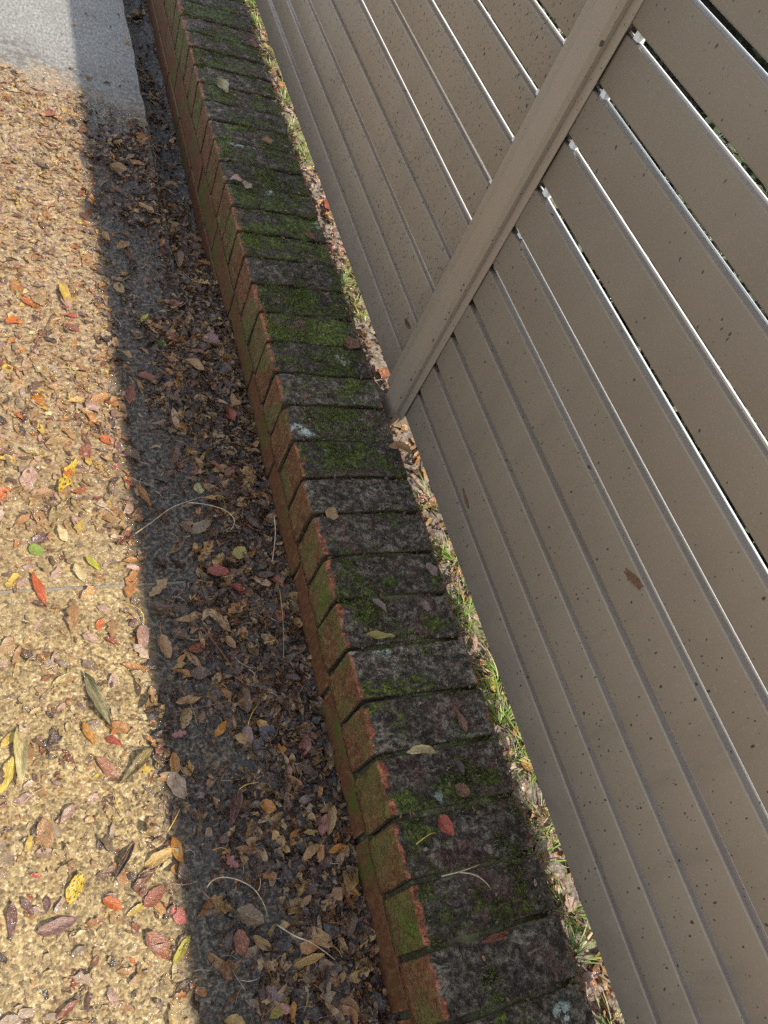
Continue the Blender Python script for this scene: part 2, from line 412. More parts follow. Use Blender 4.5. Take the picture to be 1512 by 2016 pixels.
def mat_twig():
    k = N('dry_stem'); c0 = k.new('ShaderNodeObjectInfo').outputs['Color']; P = k.pos()
    k.fin(k.mix(k.ss(k.noise(P, 120, 3), 0.4, 0.65), k.mix(0.4, c0, (0.06, 0.035, 0.02)), c0), 0.5); return k.m

def mat_wood():
    k = N('weathered_wood'); O = k.objc()
    g = k.noise(k.scale(O, (60, 420, 200)), 1.0, 4, 0.7)
    k.fin(k.ramp(g, [(0.35, (0.02, 0.02, 0.02)), (0.55, (0.07, 0.068, 0.066)), (0.75, (0.15, 0.148, 0.145))]), 0.6, k.bump(g, 0.5, 0.0015)); return k.m

kj = N('joint_filler'); M_joint = kj.fin(kj.mix(kj.noise(kj.pos(), 90, 4, 0.7), (0.09, 0.085, 0.07), (0.27, 0.24, 0.18)), 0.7)
M_conc, M_mulch, M_gutter, M_soil, M_lawn = mat_concrete(), mat_mulch(), mat_gutter(), mat_soil(), mat_lawn()
M_top, M_low, M_mortar = mat_brick(0.0, True), mat_brick(0.035, False), mat_mortar()
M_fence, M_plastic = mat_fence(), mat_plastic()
M_leaf, M_leafm, M_grass, M_twig, M_wood = mat_leaf('object'), mat_leaf('mesh'), mat_grass(), mat_twig(), mat_wood()
HEROES = [
 ('g', -0.405, -0.7435, 0.0426, 0.0235, -111, 'yellow_spot', 'oval', 'bright yellow leaf with brown spots on bare wet concrete'),
 ('g', -0.2723, -0.8524, 0.0411, 0.0135, 45, 'yellowgreen', 'oval', 'glossy yellow green leaf tilted across the shadow edge near the bottom'),
 ('g', -0.4679, -0.544, 0.1067, 0.0199, -90, 'cream', 'lance', 'long narrow cream leaf lying straight near the left edge'),
 ('g', -0.4876, -0.5718, 0.0555, 0.0212, -108, 'yellow', 'oval', 'pale yellow leaf left of the long cream leaf'),
 ('g', -0.4828, -0.5177, 0.0318, 0.0155, -133, 'yellow', 'oval', 'small yellow leaf above the pale yellow one at the left edge'),
 ('g', -0.3721, -0.5253, 0.0438, 0.0131, -70, 'amber', 'lance', 'narrow amber leaf pointing down on the sunny concrete'),
 ('g', -0.3361, -0.543, 0.0289, 0.0139, -39, 'red', 'oval', 'small red and orange curled leaf on the sunny concrete'),
 ('g', -0.3489, -0.5837, 0.0499, 0.0189, -49, 'salmon', 'oval', 'salmon brown leaf casting a shadow beside an olive leaf'),
 ('g', -0.2952, -0.5905, 0.0297, 0.0198, -41, 'yellow', 'lobed', 'ragged yellow leaf next to the shadow edge'),
 ('g', -0.3057, -0.5862, 0.075, 0.0174, -137, 'olive', 'lance', 'mottled olive leaf crossing the salmon brown leaf'),
 ('g', -0.3531, -0.4728, 0.1052, 0.0191, -71, 'greygreen', 'lance', 'long grey green leaf flat in the water film'),
 ('g', -0.2504, -0.628, 0.05, 0.0288, -64, 'beige', 'oval', 'broad beige leaf standing at the edge of the shadow'),
 ('g', -0.262, -0.7228, 0.0487, 0.0151, -78, 'amber', 'lance', 'curled amber leaf beside the shadow edge with a yellow stalk'),
 ('g', -0.289, -0.7267, 0.0475, 0.0205, 19, 'yellowbrown', 'oval', 'yellow brown leaf with a dark shadow along its top'),
 ('g', -0.4392, -0.6633, 0.0443, 0.0272, -80, 'tanbrown', 'oval', 'broad tan brown leaf soaked onto the sunny concrete'),
 ('g', -0.3579, -0.7742, 0.0313, 0.0173, -42, 'orange', 'oval', 'small bright orange red leaf on bare sandy concrete'),
 ('g', -0.301, -0.7766, 0.0378, 0.0244, 32, 'redbrown', 'oval', 'red brown wet leaf close to the shadow edge'),
 ('g', -0.271, -0.809, 0.0314, 0.0201, -51, 'pink', 'oval', 'round pink red leaf on the shadow line'),
 ('g', -0.3036, -0.84, 0.0494, 0.0259, -51, 'redbrown', 'oval', 'large wet reddish brown leaf left of the yellow green leaf'),
 ('g', -0.4307, -0.7854, 0.0527, 0.0224, 7, 'mauve', 'oval', 'mauve brown wet leaf below the spotted yellow leaf'),
 ('g', -0.3375, -0.7224, 0.0601, 0.0095, -126, 'dark', 'lance', 'dark curled strip of leaf on the sunny concrete'),
 ('g', -0.4527, 0.3703, 0.0469, 0.026, 47, 'orange', 'oval', 'bright orange leaf tip at the left edge'),
 ('g', -0.3507, 0.4595, 0.0765, 0.0235, -79, 'yellow', 'oval', 'clean yellow leaf beside the forked brown twig'),
 ('g', -0.4152, 0.1558, 0.0488, 0.0221, -67, 'orangeamber', 'oval', 'plain orange oval leaf on the sunny litter'),
 ('g', -0.3742, -0.0301, 0.0877, 0.0301, -112, 'yellow_spot', 'lobed', 'torn yellow and brown leaf with dark shadows on both sides'),
 ('g', -0.4314, -0.2679, 0.071, 0.0145, -72, 'redorange', 'lance', 'red orange curled leaf with a folded edge'),
 ('g', -0.4325, -0.1889, 0.0298, 0.0242, -52, 'green', 'oval', 'small light green leaf fragment on the sunny concrete'),
 ('g', -0.343, -0.2208, 0.0358, 0.0136, -50, 'yellowgreen', 'oval', 'slim yellow green leaf on the sunny concrete'),
 ('g', -0.3836, -0.3215, 0.0644, 0.0285, -96, 'tanbrown', 'lobed', 'tan leaf split along its middle like a fork'),
 ('g', -0.275, -0.3705, 0.0516, 0.0241, -102, 'beigepink', 'oval', 'pinkish beige leaf hanging from a curved yellow stalk'),
 ('g', -0.4751, -0.2536, 0.0183, 0.0135, -4, 'yellow', 'oval', 'tiny yellow leaf at the left edge beside the slab joint'),
 ('g', -0.2831, -0.2669, 0.0601, 0.0326, -102, 'orangebrown', 'lobed', 'translucent orange brown leaf at the shadow edge'),
 ('s', -0.1438, -0.3666, 0.0619, 0.0238, -46, 'beigetan', 'oval', 'spotted beige leaf with a pointed tip in the shaded litter'),
 ('s', -0.1317, -0.4033, 0.0282, 0.0163, -58, 'tan', 'oval', 'small tan leaf tucked under the spotted beige leaf'),
 ('s', -0.17, -0.68, 0.0628, 0.019, -114, 'purple', 'lance', 'long dark purple leaf with a yellow stalk in the shade'),
 ('s', -0.1187, -0.6875, 0.0276, 0.022, -30, 'amber', 'oval', 'round amber leaf in the shaded litter'),
 ('s', -0.1864, -0.7546, 0.0264, 0.0211, -56, 'rose', 'lobed', 'pink lobed leaf with an orange stalk in the shade'),
 ('s', -0.2234, -0.5238, 0.0413, 0.022, -116, 'yellowtan', 'oval', 'yellowish tan leaf with dark specks in the shade'),
 ('s', -0.2156, -0.4944, 0.0464, 0.0165, 12, 'tan', 'oval', 'tan leaf with a straight stalk above the yellowish tan leaf'),
 ('s', -0.1718, -0.55, 0.0392, 0.0133, -132, 'amber', 'lance', 'narrow amber leaf pointing down in the shaded litter'),
 ('s', -0.1287, -0.5702, 0.0359, 0.0228, -100, 'greymauve', 'oval', 'grey mauve leaf with an upright pale stalk'),
 ('s', -0.0994, -0.5733, 0.0338, 0.0289, -31, 'indigo', 'oval', 'dark blue violet wet leaf in the shade'),
 ('s', -0.0477, -0.6086, 0.0513, 0.0223, -122, 'rose', 'oval', 'pink tan leaf close to the brick wall'),
 ('s', -0.0859, -0.6047, 0.024, 0.0204, -15, 'orangebrown', 'lobed', 'orange brown leaf left of the pink tan leaf'),
 ('s', -0.0272, -0.7295, 0.0466, 0.0186, -114, 'tan', 'oval', 'tan leaf upright against the wall foot'),
 ('s', -0.0431, -0.7357, 0.0355, 0.0167, -113, 'rose', 'oval', 'rosy leaf just left of the tan leaf at the wall foot'),
 ('s', -0.1915, -0.8644, 0.0376, 0.0244, -85, 'redbrown', 'oval', 'shiny red brown oval leaf in the shade near the bottom'),
 ('s', -0.16, -0.8703, 0.0365, 0.0148, -47, 'tan', 'oval', 'tan leaf right of the shiny red brown leaf'),
 ('s', -0.174, -0.8339, 0.0458, 0.0335, -37, 'greytan', 'oval', 'large grey tan rotten leaf in the shade'),
 ('s', -0.1053, -0.9106, 0.0502, 0.0131, 2, 'yellowbrown', 'lance', 'curled yellow brown leaf under a pale stem'),
 ('s', -0.1583, -0.9372, 0.0329, 0.0274, -39, 'greymauve', 'lobed', 'mauve brown lobed leaf at the bottom of the shaded litter'),
 ('s', -0.1551, -0.9555, 0.0431, 0.0162, 25, 'yellowolive', 'oval', 'olive yellow leaf at the bottom edge'),
 ('s', -0.1375, -0.9639, 0.0275, 0.0088, -107, 'amber', 'lance', 'slender amber leaf at the bottom edge'),
 ('s', -0.024, -0.7733, 0.0385, 0.0121, 9, 'orangeamber', 'lance', 'orange leaf poking out of a brick joint'),
 ('s', -0.0203, -0.8319, 0.0345, 0.0129, -39, 'amber', 'oval', 'amber leaf leaning on the mossy lower bricks'),
 ('s', -0.1319, -0.2632, 0.0428, 0.0263, -21, 'red', 'oval', 'dark red leaf with a tan underside in the shade'),
 ('s', -0.1023, -0.3047, 0.043, 0.0214, -10, 'red', 'oval', 'glossy red oval leaf below the dark red one'),
 ('s', -0.0847, -0.225, 0.0295, 0.0299, -20, 'yellowolive', 'oval', 'olive yellow leaf in the shaded litter'),
 ('s', -0.1437, -0.2091, 0.0557, 0.0309, 49, 'orangetan', 'lobed', 'orange tan leaf with dark dots in the shade'),
 ('s', -0.1362, -0.065, 0.0237, 0.0251, -6, 'palegreen', 'oval', 'pale green cream leaf where the pale stems meet'),
 ('s', -0.0355, -0.0487, 0.0432, 0.0361, -56, 'orangetan', 'oval', 'tan orange leaf near the wall in the shade'),
 ('s', -0.2435, -0.0788, 0.053, 0.0155, -58, 'orangebrown', 'lance', 'narrow orange brown leaf floating at the shadow edge'),
 ('s', -0.0824, 0.6333, 0.0685, 0.0267, -94, 'brown', 'lance', 'brown rolled leaf in the far shaded litter'),
 ('s', -0.0466, 0.1107, 0.0371, 0.0258, -77, 'red', 'oval', 'dark red leaf low against the wall'),
 ('s', -0.0535, 0.3382, 0.0388, 0.0384, -58, 'mauve', 'oval', 'mauve leaf in the far shaded litter'),
 ('s', -0.1117, 0.2396, 0.0687, 0.0186, -36, 'tan', 'lance', 'long tan strip of leaf in the shaded litter'),
 ('s', -0.1628, 0.3183, 0.0308, 0.0355, -17, 'deepgreen', 'lobed', 'small dark green sprig on the shaded litter'),
 ('s', -0.1897, 0.4036, 0.033, 0.0119, 58, 'yellowgreen', 'oval', 'tiny yellow green leaf in the far shade'),
 ('w', 0.0744, -0.802, 0.0348, 0.0279, -64, 'redyellow', 'oval', 'red and yellow leaf with a long stalk on the wall top'),
 ('w', 0.0709, -0.6953, 0.0499, 0.015, -12, 'cream', 'lance', 'cream curled leaf bridging a joint on the wall top'),
 ('w', 0.1533, -0.6563, 0.0378, 0.0153, -78, 'brown', 'lance', 'wet brown leaf on the wall top with an orange tip'),
 ('w', 0.1247, -0.7248, 0.028, 0.0135, -71, 'dark', 'lance', 'shredded dark brown leaf on the wall top'),
 ('w', 0.1189, -0.759, 0.0261, 0.025, -37, 'brown', 'oval', 'flat wet brown leaf at a brick joint'),
 ('w', 0.1307, -0.8459, 0.0181, 0.013, -31, 'greymauve', 'oval', 'pale lilac grey leaf scrap on the wall top'),
 ('w', 0.0332, -0.2619, 0.0258, 0.03, -26, 'tan', 'oval', 'tan leaf with a pale end at a mossy joint'),
 ('w', 0.1845, 0.1693, 0.0371, 0.0441, -34, 'brown', 'oval', 'brown leaf at the back edge of the wall'),
 ('w', 0.214, -0.1177, 0.0537, 0.024, -24, 'tanbrown', 'lance', 'tan brown curled leaf hanging over the back edge of the wall'),
 ('w', 0.0601, 1.1014, 0.0634, 0.0357, -77, 'palegreen', 'oval', 'pale green leaf far along the wall top'),
 ('w', 0.138, 0.8806, 0.0285, 0.0295, -53, 'orangebrown', 'oval', 'small orange leaf far along the wall top'),
 ('w', 0.026, 0.6889, 0.0319, 0.0279, 2, 'beigepink', 'lance', 'pale curled leaf with a rusty base on the far wall top'),
 ('w', 0.0503, 0.6743, 0.0315, 0.0272, -56, 'beige', 'oval', 'beige leaf scrap right of the pale curled leaf'),
 ('w', 0.1728, 0.5183, 0.0271, 0.029, -11, 'redbrown', 'oval', 'red brown leaf near the back edge of the far wall top'),
 ('w', 0.0552, -0.5002, 0.0528, 0.0131, -11, 'yellowolive', 'lance', 'twisted olive leaf at a mossy joint'),
 ('w', 0.0975, -0.9547, 0.0459, 0.0108, 2, 'redbrown', 'oval', 'wet red brown leaf filling a joint near the bottom'),
 ('w', 0.196, 1.3753, 0.0283, 0.0462, -7, 'redbrown', 'oval', 'rust red leaf at the far back edge of the wall'),
 ('w', 0.0722, -0.4455, 0.031, 0.0135, -54, 'greymauve', 'oval', 'greyish leaf scrap below the pale lichen patch'),
 ('w', 0.0387, -0.4195, 0.0326, 0.0051, 32, 'dark', 'lance', 'dark needle sticking out of a joint by the lichen'),
 ('w', 0.1574, -0.4537, 0.0243, 0.026, -33, 'greymauve', 'lobed', 'crumpled grey brown leaf on the reddish brick'),
 ('w', 0.1928, -0.3856, 0.0333, 0.021, -64, 'greymauve', 'oval', 'grey translucent leaf near the back of the wall top'),
 ('b', 0.2747, -0.733, 0.0358, 0.0249, -32, 'orangebrown', 'oval', 'orange brown leaf on the grass behind the wall'),
 ('b', 0.2559, -0.5885, 0.0342, 0.0197, -67, 'yellow', 'oval', 'yellow leaf wedged behind the wall'),
 ('b', 0.2686, 0.1306, 0.0343, 0.0411, -47, 'rust', 'oval', 'rust coloured curled leaf where the fence post meets the wall'),
 ('b', 0.2619, -0.9406, 0.0316, 0.0256, -73, 'beigepink', 'lobed', 'large pinkish leaf behind the wall near the bottom'),
 ('b', 0.247, -0.6869, 0.0306, 0.0225, -85, 'beigepink', 'oval', 'pinkish beige leaf among grass behind the wall'),
 ('b', 0.2785, 0.7126, 0.0399, 0.0254, -80, 'red', 'oval', 'small red leaf behind the far end of the wall'),
]
TWIGS = [
 ('s', [(-0.2282, -0.7823), (-0.2197, -0.7751), (-0.2045, -0.7741), (-0.1832, -0.7828), (-0.1629, -0.7984), (-0.1515, -0.8198), (-0.1473, -0.838)], 'pale', 'pale curved stem across the shaded litter near the bottom'),
 ('s', [(-0.1364, -0.8528), (-0.1201, -0.8748), (-0.1034, -0.8875), (-0.0836, -0.9042), (-0.0675, -0.9195)], 'pale', 'pale stem running down towards the wall near the bottom'),
 ('s', [(-0.2664, -0.1663), (-0.2352, -0.1449), (-0.1994, -0.1169), (-0.1616, -0.0986), (-0.1377, -0.0893)], 'pale', 'long pale stem from the shadow edge to the middle of the litter'),
 ('s', [(-0.1616, -0.0986), (-0.1307, -0.1086), (-0.0999, -0.133), (-0.0866, -0.1604), (-0.0954, -0.1776)], 'pale', 'bent pale stem joined to the long one'),
 ('s', [(-0.0029, -0.1448), (-0.0114, -0.1923), (-0.0282, -0.2512)], 'pale', 'short straight pale stem standing by the wall foot'),
 ('s', [(-0.1746, -0.3708), (-0.1549, -0.4154), (-0.1352, -0.4574), (-0.1166, -0.5021)], 'redbrown', 'thin reddish stem slanting through the shaded litter'),
 ('s', [(-0.0291, -0.3148), (-0.0351, -0.3774), (-0.0456, -0.4464)], 'tan', 'thin tan needle along the wall foot'),
 ('g', [(-0.3782, 0.3993), (-0.3924, 0.3488), (-0.4108, 0.3026), (-0.4339, 0.2603)], 'brown', 'brown forked twig on the sunny litter'),
 ('g', [(-0.3782, 0.3993), (-0.3981, 0.3752), (-0.4141, 0.3387)], 'tan', 'pale side shoot of the forked brown twig'),
 ('g', [(-0.3761, 0.4434), (-0.376, 0.4042), (-0.3626, 0.3906)], 'yellow', 'yellow stalk above the forked brown twig'),
 ('s', [(-0.1526, 1.1901), (-0.1202, 1.1774), (-0.0847, 1.19), (-0.0428, 1.1926)], 'pale', 'pale dry grass stem at the far edge of the litter'),
 ('s', [(-0.108, 1.1648), (-0.0825, 1.1495), (-0.0706, 1.1224), (-0.0979, 1.0736), (-0.1203, 1.0502)], 'pale', 'curled dry grass stem at the far edge of the litter'),
 ('s', [(-0.1285, 1.189), (-0.0996, 1.1799), (-0.0774, 1.1345)], 'tan', 'tan dry grass stem at the far edge of the litter'),
 ('w', [(0.0222, -0.8173), (0.0334, -0.8126), (0.0479, -0.8085), (0.0577, -0.809)], 'yellow', 'yellow stalk of the red leaf on the wall top'),
 ('w', [(0.0467, -0.8646), (0.0752, -0.8652), (0.1099, -0.8623)], 'pale', 'straight dry grass blade along a joint on the wall'),
 ('w', [(0.0752, -0.8652), (0.0931, -0.873), (0.1059, -0.8838), (0.1153, -0.8945)], 'pale', 'bent dry grass blade arching over a wall brick'),
 ('s', [(-0.2738, -0.6949), (-0.2622, -0.6801), (-0.252, -0.6655)], 'yellow', 'yellow leaf stalk at the shadow edge'),
 ('s', [(-0.1589, -0.6533), (-0.1475, -0.6489), (-0.1266, -0.6484)], 'yellow', 'yellow stalk of the purple leaf'),
 ('s', [(-0.2132, -0.7337), (-0.1996, -0.7349), (-0.1881, -0.7445)], 'amber', 'orange stalk of the pink lobed leaf'),
 ('s', [(-0.1281, -0.5558), (-0.1219, -0.5408), (-0.1076, -0.525)], 'yellow', 'curved yellow stalk standing in the shaded litter'),
 ('g', [(-0.2701, -0.3463), (-0.2702, -0.3306), (-0.2797, -0.316), (-0.298, -0.3046)], 'yellow', 'curved yellow stalk of the pinkish beige leaf'),
 ('s', [(-0.2407, -0.5124), (-0.1954, -0.5115), (-0.1529, -0.51)], 'redbrown', 'thin red stem beside the shadow edge'),
 ('g', [(-0.34, -0.6187), (-0.3416, -0.6373), (-0.3348, -0.6571), (-0.3288, -0.6708)], 'yellow', 'thin yellow curved stalk on bare concrete'),
 ('g', [(-0.4093, -0.7303), (-0.4101, -0.7098), (-0.4123, -0.6902), (-0.4164, -0.6796)], 'redbrown', 'thin rusty stalk above the spotted yellow leaf'),
]
# ------------------------------------------------------------------ the setting
GZ = -0.200                      # top of the driveway
EDGE = -0.092                    # slab edge towards the wall
JOINT = -0.265                   # saw cut / expansion joint across the slab

def slab(y0, y1):
    # top sheet with a broken edge towards the wall; vertical edge face below it
    ys = np.linspace(y0, y1, max(3, int((y1 - y0) / 0.02)))
    ex = EDGE + (fbm(ys * 14, 3 + 0 * ys) - 0.5) * 0.012
    V, F = [], []
    for y, e in zip(ys, ex):
        V += [(-7.0, y, GZ), (e - 0.05, y, GZ), (e - 0.004, y, GZ), (e, y, GZ - 0.005), (e + 0.003, y, GZ - 0.12)]
    for i in range(len(ys) - 1):
        for j in range(4):
            a = i * 5 + j
            F.append((a, a + 1, a + 6, a + 5))
    n = len(V)
    V += [(-7.0, y0, GZ - 0.12), (-7.0, y1, GZ - 0.12)]
    F.append((0, n, 4, 3, 2, 1)); L = (len(ys) - 1) * 5
    F.append((L, L + 1, L + 2, L + 3, L + 4, n + 1))
    return V, F

for (a, b) in ((-6.0, JOINT - 0.003), (JOINT + 0.003, 9.0)):
    V, F = slab(a, b)
    tag(obj('driveway', mesh_from('driveway', V, F), M_conc), kind='structure')
jf = box('driveway_joint', -7.0, EDGE - 0.004, JOINT - 0.0029, JOINT + 0.0029, GZ - 0.06, GZ - 0.0020, M_joint)
tag(jf, kind='structure')

def grid_mesh(name, x0, x1, y0, y1, nx, ny, fz, mat):
    xs = np.linspace(x0, x1, nx); ys = np.linspace(y0, y1, ny)
    X, Y = np.meshgrid(xs, ys, indexing='ij')
    Z = fz(X, Y)
    V = np.stack([X.ravel(), Y.ravel(), Z.ravel()], 1)
    i, j = np.meshgrid(np.arange(nx - 1), np.arange(ny - 1), indexing='ij')
    a = (i * ny + j).ravel()
    F = np.stack([a, a + ny, a + ny + 1, a + 1], 1)
    me = bpy.data.meshes.new(name)
    me.vertices.add(len(V)); me.vertices.foreach_set('co', V.ravel())
    me.loops.add(F.size); me.loops.foreach_set('vertex_index', F.ravel())
    me.polygons.add(len(F)); me.polygons.foreach_set('loop_start', np.arange(len(F)) * 4)
    me.polygons.foreach_set('use_smooth', np.ones(len(F), bool))
    me.update(calc_edges=True)
    return obj(name, me, mat)

def gutter_z(X, Y): return -0.268 + (fbm(X * 45, Y * 45) - 0.5) * 0.014 + 0.012 * sst(-0.03, 0.0, X)
g = grid_mesh('gutter', -0.11, 0.03, -6, 9, 12, 800, gutter_z, M_gutter); tag(g, kind='structure')

def soil_z(X, Y): return -0.048 + (fbm(X * 25, Y * 25) - 0.5) * 0.02 - 0.02 * sst(0.4, 1.0, X)
g = grid_mesh('garden_bed', 0.17, 3.2, -6, 9, 160, 600, soil_z, M_soil); tag(g, kind='structure')

me = mesh_from('ground', [(-250, -250, -0.34), (250, -250, -0.34), (250, 250, -0.34), (-250, 250, -0.34)], [(0, 1, 2, 3)])
tag(obj('ground', me, M_lawn), kind='structure')

# heaped wet leaf mulch: its top surface, also used to rest the leaves on
def mulch_z(X, Y):
    X = np.asarray(X, float); Y = np.asarray(Y, float)
    n = fbm(X * 18 + 5, Y * 18, 3) - 0.5
    n2 = fbm(X * 7 + 50, Y * 6 + 9, 2) - 0.5
    h = -0.0065 + 0.030 * sst(-0.24, -0.05, X) + 0.024 * n + 0.062 * n2 * sst(-0.02, -0.16, X) * (0.35 + 0.65 * sst(-0.28, -0.19, X))
    h = h - 0.095 * sst(0.25, 1.05, Y) * sst(-0.13, -0.06, X)
    h = h - 0.05 * sst(1.17, 1.32, Y + 0.25 * n2)
    h = h - 0.03 * sst(-0.27, -0.32, X)
    return GZ + h
def floor_z(X, Y):
    return np.where(np.asarray(X) < EDGE, GZ, gutter_z(np.asarray(X, float), np.asarray(Y, float)))
def top_z(X, Y): return np.maximum(mulch_z(X, Y), floor_z(X, Y))
g = grid_mesh('wet_mulch', -0.34, 0.006, -2.2, 1.5, 70, 740, mulch_z, M_mulch)
tag(g, 'dark wet mulch of rotted leaves heaped along the wall foot', 'mulch', kind='stuff')

# ------------------------------------------------------------------ the brick wall
WALL_W = 0.2165
wall = empty('brick_wall', (0.11, 0.0, -0.27))
tag(wall, 'low red brick garden wall with a dark mossy brick-on-edge top', 'wall')
WL = Vector(wall.location)

def coping_mesh(seed):
    """brick on edge, origin at the middle of its top: x across the wall, y along it"""
    r = np.random.default_rng(seed)
    hx, hy, H = WALL_W / 2, 0.0385, 0.105
    prof = [(-hx, z) for z in np.linspace(-H, -0.007, 7)]
    for a in (20, 45, 70): prof.append((-hx + 0.005 * (1 - math.cos(math.radians(a))), -0.005 * (1 - math.sin(math.radians(a)))))
    prof += [(x, 0.0) for x in np.linspace(-hx + 0.006, hx - 0.006, 46)]
    for a in (70, 45, 20): prof.append((hx - 0.005 * (1 - math.cos(math.radians(a))), -0.005 * (1 - math.sin(math.radians(a)))))
    prof += [(hx, z) for z in np.linspace(-0.007, -H, 5)]
    prof = np.array(prof)
    ts = np.array([-1, -0.985, -0.94, -0.85, -0.7, -0.5, -0.3, -0.1, 0.1, 0.3, 0.5, 0.7, 0.85, 0.94, 0.985, 1.0])
    ins = np.array([0.004, 0.0018, 0.0004] + [0] * 10 + [0.0004, 0.0018, 0.004])
    ox, oy = r.random(2) * 200
    V = []
    amp = r.uniform(0.8, 1.3)
    for t, q in zip(ts, ins):
        px, pz = prof[:, 0].copy(), prof[:, 1].copy()
        y = t * hy
        top = (pz > -0.0055)
        rid = fbm(px * 38 + ox + 0.6 * y * 60, y * 95 + oy + 3 * fbm(px * 30 + ox, y * 30 + oy), 3) - 0.5
        sw = fbm(px * 13 + oy, y * 15 + ox, 2) - 0.5
        ed = np.clip((hx - np.abs(px)) / 0.02, 0.15, 1)
        pz = pz + np.where(top, amp * (0.0095 * rid + 0.006 * sw) * ed, 0)
        px = px + np.where(~top, (fbm(pz * 60 + ox, y * 60 + oy, 2) - 0.5) * 0.002, 0)
        # worn, slightly chipped front arris
        chip = np.clip(fbm(np.array([y * 70 + ox]), np.array([oy + 5.0]), 3)[0] - 0.55, 0, 1) * 0.02
        near = np.clip(1 - np.hypot(px + hx, pz) / 0.012, 0, 1)
        px = px + near * chip; pz = pz - near * chip * 0.8
        k = 1 - q / hx
        pz = pz - np.where(pz > -0.05, q, -q)
        px = px * k
        V += [(a, y + (fbm(np.array([b * 50 + ox]), np.array([a * 20 + t]), 2)[0] - 0.5) * 0.003 * abs(t) ** 6, b) for a, b in zip(px, pz)]
    n = len(prof); F = []
    for i in range(len(ts) - 1):
        for j in range(n - 1):
            a = i * n + j
            F.append((a, a + n, a + n + 1, a + 1))
        F.append((i * n + n - 1, (i + 1) * n + n - 1, (i + 1) * n, i * n))
    F.append(tuple(range(n))); F.append(tuple(reversed(range((len(ts) - 1) * n, len(ts) * n))))
    me = mesh_from('brick', V, [tuple(reversed(f)) for f in F], True)
    me.polygons[-1].use_smooth = False; me.polygons[-2].use_smooth = False
    me.materials.append(M_top)
    return me

# measured joints of the near bricks, regular pitch beyond
JF = [-0.0037, -0.0904, -0.1768, -0.256, -0.3432, -0.4269, -0.5134, -0.6024, -0.6866, -0.7775, -0.8618, -0.9445]
joints = list(JF)
while joints[-1] > -1.75: joints.append(joints[-1] - 0.086 + random.uniform(-0.001, 0.001))
pre = []
yj = JF[0]
while yj < 4.4:
    yj += 0.0862 + random.uniform(-0.0015, 0.0015); pre.append(yj)
joints = list(reversed(pre)) + joints
variants = [coping_mesh(100 + i) for i in range(14)]
for i in range(len(joints) - 1):
    ya, yb = joints[i], joints[i + 1]
    yc = (ya + yb) / 2
    sc = (ya - yb - 0.0072) / 0.077
    near = -1.3 < yc < 1.0
    me = coping_mesh(500 + i) if near else variants[i % 14]
    o = obj('brick', me, M_top, wall)
    o.location = Vector((WALL_W / 2 - 0.001 + random.uniform(-0.0010, 0.0010), yc, random.uniform(-0.0022, 0.0022))) - WL
    o.rotation_euler = (random.uniform(-0.025, 0.025), random.uniform(-0.007, 0.007), random.uniform(-0.007, 0.007))
    o.scale = (1, sc, 1)

def stretcher_mesh(seed, L=0.23, H=0.076, D=0.105):
    r = np.random.default_rng(seed)
    V, F = box_vf(-D / 2, D / 2, -L / 2, L / 2, -H / 2, H / 2, 0.0025)
    V = [(v[0] + r.normal(0, 0.0003), v[1] + r.normal(0, 0.0004), v[2] + r.normal(0, 0.0003)) for v in V]
    me = mesh_from('brick', V, F); me.materials.append(M_low); return me
svar = [stretcher_mesh(20 + i) for i in range(6)]
for c, (zc, off) in enumerate(((-0.1525, -0.048), (-0.2385, 0.072))):
    n0 = int(math.floor((-1.75 - off) / 0.2405))
    for i in range(n0, int((4.3 - off) / 0.2405)):
        o = obj('brick', svar[(i * 5 + c * 3) % 6], M_low, wall)
        o.location = Vector((0.003 + 0.0525 + random.uniform(-0.0015, 0.0015), off + (i + 0.5) * 0.2405, zc + random.uniform(-0.001, 0.001))) - WL
        o.rotation_euler = (random.uniform(-0.004, 0.004), 0, random.uniform(-0.003, 0.003))
# mortar core, raked back from the brick faces; its top is uneven
def mortar_mesh():
    ys = np.linspace(-1.9, 4.4, 1300); V, F = [], []
    for y in ys:
        f = lambda q: float(fbm(np.array([y * 60 + q]), np.array([q * 9.0]), 3)[0] - 0.5)
        V += [(0.011 + 0.004 * f(1), y, -0.30), (0.011 + 0.004 * f(2), y, -0.112), (0.010 + 0.006 * f(3), y, -0.018 + 0.008 * f(4)),
              (0.06, y, -0.006 + 0.012 * f(5)), (0.11, y, -0.006 + 0.012 * f(6)), (0.16, y, -0.006 + 0.012 * f(7)),
              (0.208 + 0.004 * f(8), y, -0.016 + 0.008 * f(9)), (0.212, y, -0.30)]
    for i in range(len(ys) - 1):
        for j in range(7):
            a = i * 8 + j; F.append((a, a + 1, a + 9, a + 8))
    F.append(tuple(reversed(range(8)))); F.append(tuple(range((len(ys) - 1) * 8, len(ys) * 8)))
    return mesh_from('mortar', V, [tuple(reversed(f)) for f in F], True)
o = obj('mortar', mortar_mesh(), M_mortar, wall); o.location = -WL

# ------------------------------------------------------------------ the slat fence
XF = 0.2511
fence = empty('slat_fence', (XF, 0.03, -0.05))
tag(fence, 'taupe brown aluminium fence of horizontal slats behind the brick wall', 'fence')
FL = Vector(fence.location)
ST, SH, SP, SZ, SN = 0.0185, 0.0654, 0.0774, 0.0064, 13

